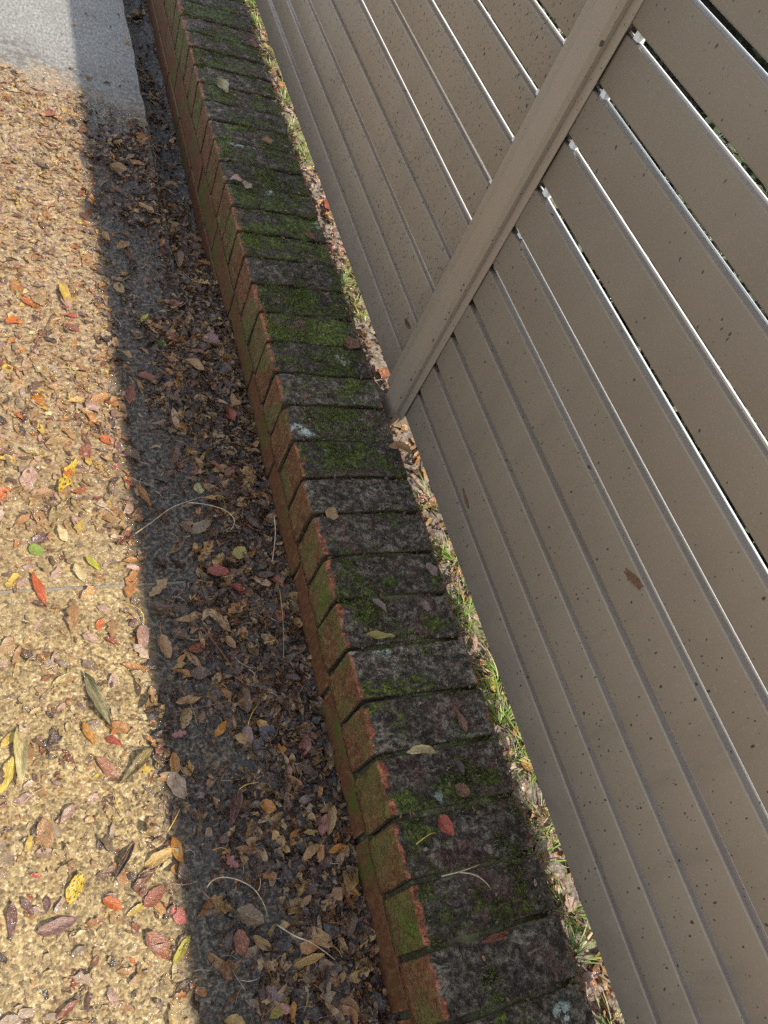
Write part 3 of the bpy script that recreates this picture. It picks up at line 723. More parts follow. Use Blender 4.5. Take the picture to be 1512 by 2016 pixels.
def slat_mesh(L):
    r = 0.0028; pts = []
    for cx, cz, a0 in ((ST - r, SH - r, 0), (r, SH - r, 90), (r, r, 180), (ST - r, r, 270)):
        for a in (0, 22.5, 45, 67.5, 90):
            t = math.radians(a0 + a); pts.append((cx + r * math.cos(t), cz + r * math.sin(t)))
    n = len(pts); V = [(x, 0, z) for x, z in pts] + [(x, L, z) for x, z in pts]
    F = [(i, (i + 1) % n, n + (i + 1) % n, n + i) for i in range(n)] + [tuple(reversed(range(n))), tuple(range(n, 2 * n))]
    me = mesh_from('slat', V, [tuple(reversed(f)) for f in F], True)
    me.polygons[-1].use_smooth = False; me.polygons[-2].use_smooth = False
    me.materials.append(M_fence); return me
PL = 2.36
slat_me = slat_mesh(PL)
slat_tf = {}
YP, PY0, PY1 = -0.0266, -0.0069, 0.050
for y0 in (0.056, -0.012 - PL):
    for k in range(SN):
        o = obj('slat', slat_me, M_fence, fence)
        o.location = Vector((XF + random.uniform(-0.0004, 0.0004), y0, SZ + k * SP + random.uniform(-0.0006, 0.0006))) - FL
        o.rotation_euler = (random.uniform(-0.0004, 0.0004), random.uniform(-0.006, 0.006), random.uniform(-0.0005, 0.0005))
        slat_tf[(y0, k)] = (o.location.copy(), o.rotation_euler.copy())

def part(name, x0, x1, y0, y1, z0, z1, mat=M_fence, b=0.0012, parent=fence):
    V, F = box_vf(x0, x1, y0, y1, z0, z1, b)
    o = obj(name, mesh_from(name, V, F), mat, parent); o.location = -FL; return o
TOPZ = SZ + SP * (SN - 1) + SH
PX, PC, PW = XF - 0.0164, 0.0067, PY1 - PY0
def post(ya):
    """post with wide chamfers on its two front corners"""
    yb = ya + PW; xb = PX + 0.056
    prof = [(PX + PC, ya), (PX + 0.0004, ya + PC - 0.0004), (PX, ya + PC + 0.0006), (PX, yb - PC - 0.0006), (PX + 0.0004, yb - PC + 0.0004), (PX + PC, yb), (xb, yb), (xb, ya)]
    n = len(prof); zt = TOPZ + 0.02
    V = [(x, y, -0.14) for x, y in prof] + [(x, y, zt) for x, y in prof]
    F = [(i, i + n, (i + 1) % n + n, (i + 1) % n) for i in range(n)] + [tuple(range(n)), tuple(reversed(range(n, 2 * n)))]
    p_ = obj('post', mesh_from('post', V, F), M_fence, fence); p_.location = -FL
    cp = part('post_cap', PX - 0.0015, xb + 0.0015, ya - 0.0015, yb + 0.0015, zt + 0.0002, zt + 0.0062, b=0.002, parent=p_)
    cp.location = (0, 0, 0)
    return p_
for yc in (PY0, 0.056 + PL + 0.006, -0.012 - PL - 0.006 - PW):
    post(yc)
def channel(ya, yb, side):
    """U channel holding the slat ends: front lip, web, back lip, one mesh"""
    V, F = [], []
    web = (ya, ya + 0.002) if side > 0 else (yb - 0.002, yb)
    for x0, x1, a, b in ((XF - 0.0030, XF - 0.0010, ya, yb), (XF + ST + 0.0010, XF + ST + 0.0030, ya, yb), (XF - 0.0010, XF + ST + 0.0010, web[0], web[1])):
        v, f = box_vf(x0, x1, a, b, SZ - 0.012, TOPZ + 0.004, 0.0006)
        F += [tuple(i + len(V) for i in q) for q in f]; V += v
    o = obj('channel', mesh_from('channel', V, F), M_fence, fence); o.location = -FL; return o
chs = [channel(PY1 + 0.0004, 0.0825, 1), channel(YP, PY0 - 0.0004, -1)]
channel(0.056 + PL - 0.025, 0.0615 + PL, -1); channel(-0.0175 - PL, -0.012 - PL + 0.025, 1)
# white strips added along the upper slat tops to give the bright sunlit line
strip_me = mesh_from('bright_line_strip', *box_vf(ST - 0.0050, ST - 0.0018, 0, PL, -0.0006, 0.0014, 0.0004)); strip_me.materials.append(M_plastic)
for y0 in (0.056, -0.012 - PL):
    for k in range(4, SN - 1):
        o = obj('bright_line_strip', strip_me, M_plastic, fence)
        loc, rot_ = slat_tf[(y0, k)]
        o.rotation_euler = rot_; o.location = loc + rot_.to_matrix() @ Vector((0, 0, SH))
sp_me = mesh_from('spacer', *box_vf(0.0060, 0.0175, -0.0055, 0.0055, 0.0004, SP - SH - 0.0004, 0.0008)); sp_me.materials.append(M_plastic)
for k in range(5, SN - 1):
    for yy in (YP - 0.0125, 0.0825 + 0.0125):
        o = obj('spacer', sp_me, M_plastic, fence)
        o.location = Vector((XF, yy + random.uniform(-0.002, 0.002), SZ + k * SP + SH)) - FL
# ------------------------------------------------------------------ leaf shapes
COL = dict(
 yellow=(0.62, 0.43, 0.07), yellow_spot=(0.66, 0.46, 0.03), yellowgreen=(0.47, 0.44, 0.03), cream=(0.62, 0.49, 0.24), amber=(0.56, 0.24, 0.03),
 red=(0.36, 0.05, 0.03), salmon=(0.40, 0.17, 0.10), olive=(0.22, 0.17, 0.055), greygreen=(0.21, 0.20, 0.09), beige=(0.46, 0.33, 0.22),
 yellowbrown=(0.52, 0.32, 0.09), tanbrown=(0.38, 0.20, 0.075), orange=(0.55, 0.13, 0.02), redbrown=(0.26, 0.075, 0.035), pink=(0.48, 0.13, 0.10),
 mauve=(0.22, 0.11, 0.095), dark=(0.055, 0.038, 0.03), orangeamber=(0.62, 0.22, 0.02), redorange=(0.50, 0.085, 0.02), green=(0.24, 0.33, 0.05),
 beigepink=(0.47, 0.29, 0.21), orangebrown=(0.42, 0.18, 0.045), beigetan=(0.43, 0.275, 0.13), tan=(0.42, 0.25, 0.10), purple=(0.12, 0.045, 0.04),
 rose=(0.42, 0.17, 0.15), yellowtan=(0.44, 0.32, 0.13), greymauve=(0.25, 0.17, 0.15), indigo=(0.055, 0.05, 0.085), greytan=(0.25, 0.175, 0.10),
 yellowolive=(0.38, 0.33, 0.07), orangetan=(0.47, 0.25, 0.09), palegreen=(0.50, 0.48, 0.22), brown=(0.20, 0.09, 0.04), deepgreen=(0.05, 0.12, 0.02),
 redyellow=(0.55, 0.09, 0.06), rust=(0.36, 0.12, 0.05), pale=(0.52, 0.42, 0.27), black=(0.022, 0.018, 0.016), midbrown=(0.13, 0.07, 0.035), darkbrown=(0.06, 0.034, 0.02))

def leaf_template(shape, seed, n=8, m=2, crumple=0.0):
    """unit leaf: length along x (-.5...5), width along y (-.5...5); returns V, F, UV"""
    r = np.random.default_rng(seed)
    fold, curl, twist, wavy = r.uniform(-0.1, 0.6), r.uniform(-0.45, 0.6), r.uniform(-0.9, 0.9), r.uniform(0.01, 0.08)
    if shape == 'frag': fold, curl, wavy = r.uniform(-0.2, 0.3), r.uniform(-0.6, 0.6), 0.08
    ph = r.uniform(0, 6.28)
    V, UV = [], []
    for i in range(n + 1):
        t = i / n
        if shape == 'lance': w = math.sin(math.pi * t ** 0.9) ** 0.85
        elif shape == 'oval': w = (math.sin(math.pi * min(1, t * 1.0)) ** 0.62) * (1 - 0.18 * t)
        elif shape == 'lobed': w = (math.sin(math.pi * t) ** 0.6) * (0.72 + 0.28 * math.cos(3.2 * math.pi * (2 * t - 0.75)))
        else: w = 0.35 + 0.65 * math.sin(math.pi * (0.15 + 0.7 * t)) * r.uniform(0.6, 1.0)
        sl = w * (1 + (r.uniform(-0.25, 0.1) if shape in ('frag', 'lobed') else r.uniform(-0.16, 0.06)))
        sr = w * (1 + (r.uniform(-0.25, 0.1) if shape in ('frag', 'lobed') else r.uniform(-0.16, 0.06)))
        bend = 0.05 * math.sin(math.pi * t + ph)
        for j in range(-m, m + 1):
            s = j / m
            y = s * 0.5 * (sr if s > 0 else sl)
            z = fold * abs(y) * 0.7 + curl * (t - 0.5) ** 2 * 0.8 + twist * y * (t - 0.5) * 0.8 + wavy * math.sin(9 * t + ph + 2 * s) * abs(s)
            jx = r.uniform(-0.05, 0.05) if shape == 'frag' else 0
            V.append((t - 0.5 + jx, y + bend, z)); UV.append((0.5 + 0.5 * s, t))
    if crumple:
        for v in V: pass
        V = [(a, b_, c_ + r.normal(0, crumple)) for a, b_, c_ in V]
    F = []
    q = 2 * m + 1
    for i in range(n):
        for j in range(2 * m):
            a = i * q + j; F.append((a, a + q, a + q + 1, a + 1))
    V = np.array(V); V[:, 2] -= V[:, 2].min()
    return V, np.array(F), np.array(UV)

def leaf_mesh(shape, seed, thick=0.006):
    V, F, UV = leaf_template(shape, seed, 9, 3)
    me = bpy.data.meshes.new('leaf')
    me.from_pydata(V.tolist(), [], F.tolist())
    uv = me.uv_layers.new(name='UVMap')
    li = np.empty(len(me.loops), int); me.loops.foreach_get('vertex_index', li)
    uv.data.foreach_set('uv', UV[li].astype(np.float32).ravel())
    me.polygons.foreach_set('use_smooth', [True] * len(me.polygons))
    me.materials.append(M_leaf); me.update(); return me
LEAVES = {s: [leaf_mesh(s, 40 + 10 * q + i) for i in range(7)] for q, s in enumerate(('lance', 'oval', 'lobed', 'frag'))}

def tube_vf(P, r0, r1, n=5):
    P = [Vector(p_) for p_ in P]; V, F = [], []
    for i, p_ in enumerate(P):
        d = (P[min(i + 1, len(P) - 1)] - P[max(i - 1, 0)]).normalized()
        s = d.cross(Vector((0, 0, 1)));
        if s.length < 1e-4: s = Vector((1, 0, 0))
        s.normalize(); u = s.cross(d); r = r0 + (r1 - r0) * i / (len(P) - 1)
        V += [tuple(p_ + (s * math.cos(6.2832 * k / n) + u * math.sin(6.2832 * k / n)) * r) for k in range(n)]
    for i in range(len(P) - 1):
        for k in range(n): F.append((i * n + k, i * n + (k + 1) % n, (i + 1) * n + (k + 1) % n, (i + 1) * n + k))
    F += [tuple(reversed(range(n))), tuple(range((len(P) - 1) * n, len(P) * n))]
    return V, F

def smooth_path(P, k=4):
    out = []
    for i in range(len(P) - 1):
        p0, p1, p2, p3 = P[max(i - 1, 0)], P[i], P[i + 1], P[min(i + 2, len(P) - 1)]
        for j in range(k):
            t = j / k
            out.append(tuple(0.5 * (2 * b + (c - a) * t + (2 * a - 5 * b + 4 * c - d) * t * t + (-a + 3 * b - 3 * c + d) * t ** 3) for a, b, c, d in zip(p0, p1, p2, p3)))
    out.append(tuple(P[-1])); return out

STALKS = []
for i in range(4):
    r_ = np.random.default_rng(900 + i); a_ = r_.uniform(-0.5, 0.5)
    V, F = tube_vf(smooth_path([(-0.47, 0, 0.05), (-0.62, 0.1 * a_, 0.07), (-0.78, 0.45 * a_, 0.06), (-0.9, 1.0 * a_, 0.03)], 3), 0.022, 0.016, 5)
    me = mesh_from('stalk', V, F, True); me.materials.append(M_twig); STALKS.append(me)

SPOTTY = {'yellow_spot', 'yellowtan', 'beigetan', 'orangetan', 'olive'}
def put_leaf(shape, idx, x, y, z, L, W, ang, cname, tilt=0.12, lift=0.002, name='fallen_leaf'):
    me = LEAVES[shape][idx % 7]
    o = bpy.data.objects.new(name, me); C.objects.link(o)
    o.scale = (L, W, L * (0.6 if x < -0.265 else 0.9))
    o.rotation_euler = Matrix.Rotation(math.radians(ang), 3, 'Z').to_quaternion().to_euler()
    q = Matrix.Rotation(math.radians(ang), 3, 'Z') @ Matrix.Rotation(random.gauss(0, tilt), 3, 'X') @ Matrix.Rotation(random.gauss(0, tilt), 3, 'Y')
    o.rotation_euler = q.to_euler()
    o.location = (x, y, z + lift)
    c = COL[cname]; j = random.uniform(0.88, 1.12)
    o.color = (c[0] * j, c[1] * j * random.uniform(0.94, 1.06), c[2] * j, 0.0 if cname in SPOTTY else 0.75)
    return o

BASEZ = {'w': 0.003, 'b': -0.040}
by_label = {}
for i, (s, x, y, L, W, ang, cn, sh, lab) in enumerate(HEROES):
    z = BASEZ[s] if s in BASEZ else float(top_z(np.array([x]), np.array([y]))[0])
    o = put_leaf(sh, i, x, y, z, L, W, ang, cn, tilt=0.10 if s != 's' else 0.18, lift=0.009 if s == 's' else (0.005 if s == 'b' else 0.0035))
    tag(o, lab, 'leaf', {'g': 'leaves on the sunny driveway', 's': 'leaves in the shaded litter', 'w': 'leaves on the wall top', 'b': 'leaves behind the wall'}[s])
    by_label[lab] = o

STALK_OF = {
 'yellow stalk of the red leaf on the wall top': 'red and yellow leaf with a long stalk on the wall top',
 'yellow leaf stalk at the shadow edge': 'curled amber leaf beside the shadow edge with a yellow stalk',
 'yellow stalk of the purple leaf': 'long dark purple leaf with a yellow stalk in the shade',
 'orange stalk of the pink lobed leaf': 'pink lobed leaf with an orange stalk in the shade',
 'curved yellow stalk standing in the shaded litter': 'grey mauve leaf with an upright pale stalk',
 'curved yellow stalk of the pinkish beige leaf': 'pinkish beige leaf hanging from a curved yellow stalk'}
for s, pts, cn, lab in TWIGS:
    P = []
    n = len(pts)
    for j, (x, y) in enumerate(pts):
        z = 0.006 if s == 'w' else float(top_z(np.array([x]), np.array([y]))[0]) + 0.006
        P.append((x, y, z + (0.007 if s == 's' else 0.0) + 0.006 * math.sin(math.pi * j / (n - 1))))
    P = smooth_path(P)
    r = 0.0011 if cn in ('pale', 'brown') else 0.0008
    if 'straight pale' in lab: r = 0.0013
    host = by_label.get(STALK_OF.get(lab))
    base = Vector(P[0])
    V, F = tube_vf([Vector(p_) - base for p_ in P], r, r * 0.55)
    o = obj('stalk' if host else 'dry_stem', mesh_from('stem', V, F, True), M_twig)
    o.color = COL[cn] + (1,)
    if host:
        bpy.context.view_layer.update()
        o.parent = host; o.matrix_parent_inverse = host.matrix_world.inverted(); o.location = base
    else:
        o.location = base; tag(o, lab, 'stem', 'dry stems and twigs in the litter')

# weathered wood chip in the shaded litter
V, F = box_vf(-0.009, 0.009, -0.013, 0.013, 0, 0.006, 0.0015)
V = [(v[0] * (1 + 12 * v[1]) + 0.001 * math.sin(v[1] * 300), v[1] + (0.004 * v[0] / 0.009), v[2] * (1 + 20 * v[0])) for v in V]
o = obj('wood_chip', mesh_from('wood_chip', V, F), M_wood)
o.location = (-0.060, -0.882, float(top_z(np.array([-0.06]), np.array([-0.882]))[0]) + 0.006); o.rotation_euler = (0.1, -0.12, 1.2)
tag(o, 'charcoal grey weathered wood chip in the shaded litter near the wall', 'wood chip')

# leaf scraps stuck to the fence front
for (y0, z0, y1, z1, w, sh, cn, lab) in (
    (-0.598, 0.364, -0.631, 0.374, 0.014, 'frag', 'brown', 'ragged brown leaf scrap stuck to a fence slat'),
    (-0.276, 0.101, -0.313, 0.095, 0.008, 'frag', 'brown', 'small rusty leaf scrap stuck low on the fence'),
    (0.130, 0.123, 0.096, 0.128, 0.010, 'lance', 'dark', 'dark leaf scrap stuck to the fence left of the post')):
    L = math.hypot(y1 - y0, z1 - z0)
    o = put_leaf(sh, 3, 0, 0, 0, L, w, 0, cn)
    o.scale = (L, w, 0.006)
    ex = Vector((0, (y1 - y0) / L, (z1 - z0) / L)); ez = Vector((-1, 0, 0)); ey = ez.cross(ex)
    o.rotation_euler = Matrix((ex, ey, ez)).transposed().to_euler()
    o.location = (XF - 0.0008, (y0 + y1) / 2, (z0 + z1) / 2)
    tag(o, lab, 'leaf', 'leaf scraps stuck to the fence')

# ------------------------------------------------------------------ scattered leaves, each its own object
def sun_cov(x, y):
    """share of the sunny driveway covered by litter"""
    c = 0.24 + 0.66 * sst(-0.55, 0.35, y) + (fbm(np.asarray(x) * 9, np.asarray(y) * 9) - 0.5) * 0.9
    return np.clip(c, 0.03, 1) * (1 - sst(1.28, 1.42, np.asarray(y) + 0.55 * (np.asarray(x) + 0.36) + 0.3 * (fbm(np.asarray(x) * 8, np.asarray(y) * 8) - 0.5)))
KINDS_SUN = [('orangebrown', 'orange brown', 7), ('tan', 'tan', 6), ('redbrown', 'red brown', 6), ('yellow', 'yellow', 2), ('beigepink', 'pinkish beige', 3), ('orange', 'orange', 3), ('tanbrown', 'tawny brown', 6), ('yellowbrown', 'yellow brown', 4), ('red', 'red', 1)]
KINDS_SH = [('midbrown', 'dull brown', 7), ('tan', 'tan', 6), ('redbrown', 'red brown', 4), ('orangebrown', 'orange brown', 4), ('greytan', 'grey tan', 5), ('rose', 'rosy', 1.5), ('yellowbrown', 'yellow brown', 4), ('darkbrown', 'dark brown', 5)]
def pick(kinds):
    return random.choices(kinds, weights=[k_[2] for k_ in kinds])[0]
import re
LM = []
for (s, x, y, L, W, ang, cn, sh, lab) in HEROES:
    short = re.split(r' (?:with|on|in|at|beside|near|left|right|above|below|lying|casting|next|crossing|flat|standing|soaked|close|just|under|pointing|across|tilted|tucked|where|like|upright|hanging|poking|leaning|floating|low|wedged|filling|far|sticking)\b', lab)[0]
    LM.append((s, x, y, short))
_cnt = {}
for l in LM: _cnt[l[3]] = _cnt.get(l[3], 0) + 1
LM = [l for l in LM if _cnt[l[3]] == 1]
used = {}
def near_label(x, y, first, s):
    """describe a leaf by its look and by the landmark leaf closest to it"""
    c = sorted((math.hypot(x - a, (y - b) * 0.8), a, b, t) for (ss, a, b, t) in LM if ss == s)
    for d, a, b, t in c[:12]:
        dx, dy = x - a, y - b
        rel = ('right of' if dx > 0 else 'left of') if abs(dx) > abs(dy) else ('beyond' if dy > 0 else 'nearer than')
        far = 'just ' if d < 0.05 else ('' if d < 0.14 else 'well ')
        lab = '%s leaf %s%s the %s' % (first, far, rel, t)
        if lab not in used and len(lab.split()) <= 16:
            used[lab] = 1; return lab
    return first + ' leaf in the litter'
def loose_leaves(n, s, x0, x1, y0, y1, kinds, tilt, lift, Lr, grp):
    cnt = 0
    while cnt < n:
        x, y = random.uniform(x0, x1), random.uniform(y0, y1)
        if s == 'g' and random.random() > float(sun_cov(np.array([x]), np.array([y]))[0]) * 0.9 + 0.1: continue
        cn, word, _ = pick(kinds)
        sh = random.choice(('oval', 'oval', 'lance', 'lobed'))
        L = random.uniform(*Lr); W = L * {'oval': random.uniform(0.45, 0.65), 'lance': random.uniform(0.25, 0.38), 'lobed': random.uniform(0.6, 0.85)}[sh]
        z = GZ if s == 'g' else float(top_z(np.array([x]), np.array([y]))[0])
        o = put_leaf(sh, random.randrange(7), x, y, z, L, W, random.uniform(0, 360), cn, tilt, lift)
        if random.random() < 0.55:
            st = obj('stalk', STALKS[random.randrange(4)], M_twig, o); st.color = COL[random.choice(('pale', 'yellowtan', 'orangebrown', 'redbrown'))] + (1,)
        size = 'small ' if L < Lr[0] + 0.33 * (Lr[1] - Lr[0]) else ('large ' if L > Lr[0] + 0.7 * (Lr[1] - Lr[0]) else '')
        tag(o, near_label(x, y, size + {'oval': 'oval', 'lance': 'narrow', 'lobed': 'ragged'}[sh] + ' ' + word, s), 'leaf', grp); cnt += 1
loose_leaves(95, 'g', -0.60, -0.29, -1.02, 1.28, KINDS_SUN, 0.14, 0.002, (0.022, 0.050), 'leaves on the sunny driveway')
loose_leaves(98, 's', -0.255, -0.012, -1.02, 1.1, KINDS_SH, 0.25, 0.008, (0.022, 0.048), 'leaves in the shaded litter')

# ------------------------------------------------------------------ uncountable litter as single meshes
def scatter(name, mat, templates, inst, label, cat):
    """inst: list of (template index, location, rotation 3x3, scale xyz, rgba)"""
    Vs, Fs, Cs, UVs, off = [], [], [], [], 0
    by = {}
    for it in inst: by.setdefault(it[0], []).append(it)
    for ti, its in by.items():
        V, F, UV = templates[ti]; nv = len(V)
        R = np.array([i[2] for i in its]); S = np.array([i[3] for i in its]); T = np.array([i[1] for i in its]); K = np.array([i[4] for i in its])
        W = np.einsum('nij,nvj->nvi', R, V[None] * S[:, None, :]) + T[:, None, :]
        Vs.append(W.reshape(-1, 3))
        f = F[None] + (off + np.arange(len(its)) * nv)[:, None, None]
        Fs.append(f.reshape(-1, 4)); off += nv * len(its)
        Cs.append(np.repeat(K, nv, 0)); UVs.append(np.tile(UV, (len(its), 1)))
    V = np.concatenate(Vs); F = np.concatenate(Fs); K = np.concatenate(Cs); U = np.concatenate(UVs)
    me = bpy.data.meshes.new(name)
    me.vertices.add(len(V)); me.vertices.foreach_set('co', V.astype(np.float32).ravel())
    me.loops.add(F.size); me.loops.foreach_set('vertex_index', F.ravel().astype(np.int32))
    me.polygons.add(len(F)); me.polygons.foreach_set('loop_start', (np.arange(len(F)) * 4).astype(np.int32))
    me.polygons.foreach_set('use_smooth', np.ones(len(F), bool))
    me.update(calc_edges=True)
    ca = me.color_attributes.new('Col', 'FLOAT_COLOR', 'POINT'); ca.data.foreach_set('color', K.astype(np.float32).ravel())
    uv = me.uv_layers.new(name='UVMap'); uv.data.foreach_set('uv', U[F.ravel()].astype(np.float32).ravel())
    o = obj(name, me, mat); tag(o, label, cat, kind='stuff'); return o

TPL = [leaf_template('oval' if i % 2 else 'lobed', 300 + i, 6, 2, 0.05) for i in range(6)] + [leaf_template('lance', 320 + i, 6, 1, 0.03) for i in range(6)] + [leaf_template('frag', 340 + i, 3, 1, 0.07) for i in range(14)]
def rotm(az, tx, ty):
    ca, sa, cx, sx, cy, sy = math.cos(az), math.sin(az), math.cos(tx), math.sin(tx), math.cos(ty), math.sin(ty)
    return np.array([[ca, -sa, 0], [sa, ca, 0], [0, 0, 1]]) @ np.array([[1, 0, 0], [0, cx, -sx], [0, sx, cx]]) @ np.array([[cy, 0, sy], [0, 1, 0], [-sy, 0, cy]])
def piece(x, y, z, big, pal, tilt):
    k_ = random.random()
    if k_ < 0.22: ti, L, a = random.randrange(6), random.uniform(0.012, 0.026) * big, random.uniform(0.45, 0.65)
    elif k_ < 0.40: ti, L, a = 6 + random.randrange(6), random.uniform(0.014, 0.032) * big, random.uniform(0.2, 0.35)
    else: ti, L, a = 12 + random.randrange(14), random.uniform(0.005, 0.016) * big, random.uniform(0.35, 0.9)
    c = COL[random.choices([p_[0] for p_ in pal], weights=[p_[1] for p_ in pal])[0]]
    j = random.uniform(0.7, 1.2)
    return (ti, (x, y, z), rotm(random.uniform(0, 6.283), random.gauss(0, tilt), random.gauss(0, tilt)), (L, L * a, L * 0.9), (c[0] * j, c[1] * j, c[2] * j, random.uniform(0.5, 1.0)))
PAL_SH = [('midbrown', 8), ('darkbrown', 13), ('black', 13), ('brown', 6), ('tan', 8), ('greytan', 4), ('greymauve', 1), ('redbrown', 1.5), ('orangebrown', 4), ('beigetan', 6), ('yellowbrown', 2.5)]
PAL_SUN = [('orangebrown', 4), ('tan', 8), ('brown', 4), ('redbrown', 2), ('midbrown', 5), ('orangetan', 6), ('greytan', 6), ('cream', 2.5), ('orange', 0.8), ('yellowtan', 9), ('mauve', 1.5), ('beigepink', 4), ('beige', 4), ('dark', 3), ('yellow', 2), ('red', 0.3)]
inst = []
X = rng.uniform(-0.30, 0.004, 44000); Y = rng.uniform(-1.6, 2.4, 44000)
TZ = top_z(X, Y); MZ = mulch_z(X, Y); FZ = floor_z(X, Y)
dens = np.clip(0.10 + 0.95 * sst(-0.004, 0.012, MZ - FZ) , 0, 1) * (0.45 + 0.9 * fbm(X * 16 + 3, Y * 16 + 8, 2))
dens = np.where((Y > 1.2) & (X < -0.09), dens * (1 - sst(1.2, 1.31, Y)) + 0.012, dens)
dens = np.where((X > -0.09) & (Y > 1.0), 0.10 + 0.25 * (fbm(X * 30, Y * 12, 2) > 0.5), dens)
keep = rng.random(44000) < dens
for x, y, z in zip(X[keep], Y[keep], TZ[keep]):
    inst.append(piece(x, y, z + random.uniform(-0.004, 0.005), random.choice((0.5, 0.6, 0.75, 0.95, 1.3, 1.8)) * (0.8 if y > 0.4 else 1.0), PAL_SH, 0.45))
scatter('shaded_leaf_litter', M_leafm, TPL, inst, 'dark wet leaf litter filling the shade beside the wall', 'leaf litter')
inst = []
X = rng.uniform(-0.95, -0.255, 30000); Y = rng.uniform(-1.6, 1.6, 30000)
keep = rng.random(30000) < sun_cov(X, Y)
for x, y in zip(X[keep], Y[keep]):
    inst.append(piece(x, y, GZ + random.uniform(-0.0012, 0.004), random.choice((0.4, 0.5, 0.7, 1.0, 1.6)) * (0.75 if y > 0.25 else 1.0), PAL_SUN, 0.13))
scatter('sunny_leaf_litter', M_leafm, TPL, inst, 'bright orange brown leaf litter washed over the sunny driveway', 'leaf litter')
# crumbs on the wall top and a crust in its joints
inst = []
for _ in range(900):
    x, y = random.uniform(0.012, 0.21), random.uniform(-1.5, 2.6)
    inst.append(piece(x, y, 0.002 + random.uniform(0, 0.002), 0.45, [('midbrown', 5), ('darkbrown', 6), ('greymauve', 5), ('tan', 2), ('brown', 4), ('beige', 1)], 0.15))
for yj in joints:
    for _ in range(16):
        if yj > 2.6: break
        x = random.uniform(0.01, 0.212)
        inst.append(piece(x, yj + random.gauss(0, 0.003), -0.003 + random.uniform(-0.003, 0.003), 0.5, [('midbrown', 5), ('darkbrown', 7), ('olive', 3), ('black', 3)], 0.4))
scatter('wall_top_crumbs', M_leafm, TPL, inst, 'small brown leaf crumbs scattered over the mossy wall top', 'leaf crumbs')
# dead leaves on the sunny bed behind the wall
inst = []
for _ in range(5200):
    x, y = 0.215 + abs(random.gauss(0, 0.16)), random.uniform(-1.6, 3.0)
    z = float(soil_z(np.array([x]), np.array([y]))[0])
    inst.append(piece(x, y, z + random.uniform(0.0, 0.012), 1.25, [('beigepink', 5), ('tan', 5), ('beige', 5), ('orangebrown', 3), ('brown', 4), ('rose', 2), ('midbrown', 5), ('orangetan', 2)], 0.4))
scatter('bed_leaf_litter', M_leafm, TPL, inst, 'pale dry leaves strewn on the sunny bed behind the wall', 'leaf litter')

# tiny moss cushions on the bricks and along their joints
V, F, K = [], [], []
NM = 60000
X = rng.uniform(0.006, 0.208, NM); Y = rng.uniform(-1.25, 2.0, NM)
jd = np.min(np.abs(Y[:, None] - np.array(joints)[None, :]), 1)
pm = fbm(X * 13 + 40, Y * 13 + 7, 3) + 0.10 * sst(0.016, 0.006, jd) + 0.05 * sst(-0.3, 0.25, Y) * sst(1.2, 0.8, Y)
ok = (pm > 0.63 + 0.035 * sst(0.0, -0.4, Y)) & (rng.random(NM) < 0.7)
for x, y, d, q in zip(X[ok], Y[ok], jd[ok], pm[ok]):
    z = 0.0005 if d > 0.006 else -0.003
    for _ in range(2):
        a = random.uniform(0, 6.283); h = random.uniform(0.0015, 0.0042); w = random.uniform(0.0006, 0.0013); lx, ly = random.gauss(0, 0.0015), random.gauss(0, 0.0015)
        px, py = x + random.gauss(0, 0.0012), y + random.gauss(0, 0.0012); b = len(V)
        V += [(px - w * math.cos(a), py - w * math.sin(a), z - 0.002), (px + w * math.cos(a), py + w * math.sin(a), z - 0.002), (px + lx, py + ly, z + h)]
        j = random.uniform(0.5, 1.3); c = (0.14 * j, 0.185 * j, 0.02 * j, 1) if random.random() < 0.8 else (0.26 * j, 0.235 * j, 0.12 * j, 1)
        K += [c, c, c]; F.append((b, b + 1, b + 2))
me = mesh_from('moss', V, F); ca = me.color_attributes.new('Col', 'FLOAT_COLOR', 'POINT'); ca.data.foreach_set('color', np.array(K, np.float32).ravel())
o = obj('moss', me, M_grass); tag(o, 'short green moss growing on the bricks and in their joints', 'moss', kind='stuff')

# needles and thin stems lost in the litter
def strand(x, y, z, L, az, r, bend):
    P = []
    for i in range(5):
        t = i / 4 - 0.5; a = az + bend * t
        P.append((x + L * t * math.cos(a), y + L * t * math.sin(a), z + 0.003 * math.sin(math.pi * (t + 0.5)) * (1 + 3 * bend * bend * 0)))
    return tube_vf(P, r, r * 0.6, 3)
Vn, Fn, Kn = [], [], []
for _ in range(620):
    if random.random() < 0.6:
        x, y = random.uniform(-0.26, -0.005), random.uniform(-1.3, 1.32); z = float(top_z(np.array([x]), np.array([y]))[0]) + 0.006
    else:
        x, y = random.uniform(-0.62, -0.27), random.uniform(-1.2, 1.3); z = GZ + 0.003
        if random.random() > sun_cov(np.array([x]), np.array([y]))[0] + 0.2: continue
    v, f = strand(x, y, z, random.uniform(0.012, 0.05), random.uniform(0, 6.28), random.uniform(0.0003, 0.0006), random.uniform(-1, 1))
    c = COL[random.choice(('pale', 'tan', 'orangebrown', 'redbrown', 'yellowtan', 'midbrown'))]
    Fn += [tuple(i + len(Vn) for i in q) for q in f]; Vn += v; Kn += [c + (1,)] * len(v)
me = mesh_from('needle_litter', Vn, Fn); ca = me.color_attributes.new('Col', 'FLOAT_COLOR', 'POINT'); ca.data.foreach_set('color', np.array(Kn, np.float32).ravel())
o = obj('needle_litter', me, M_grass); tag(o, 'fine dry needles and stalks lost in the leaf litter', 'needles', kind='stuff')

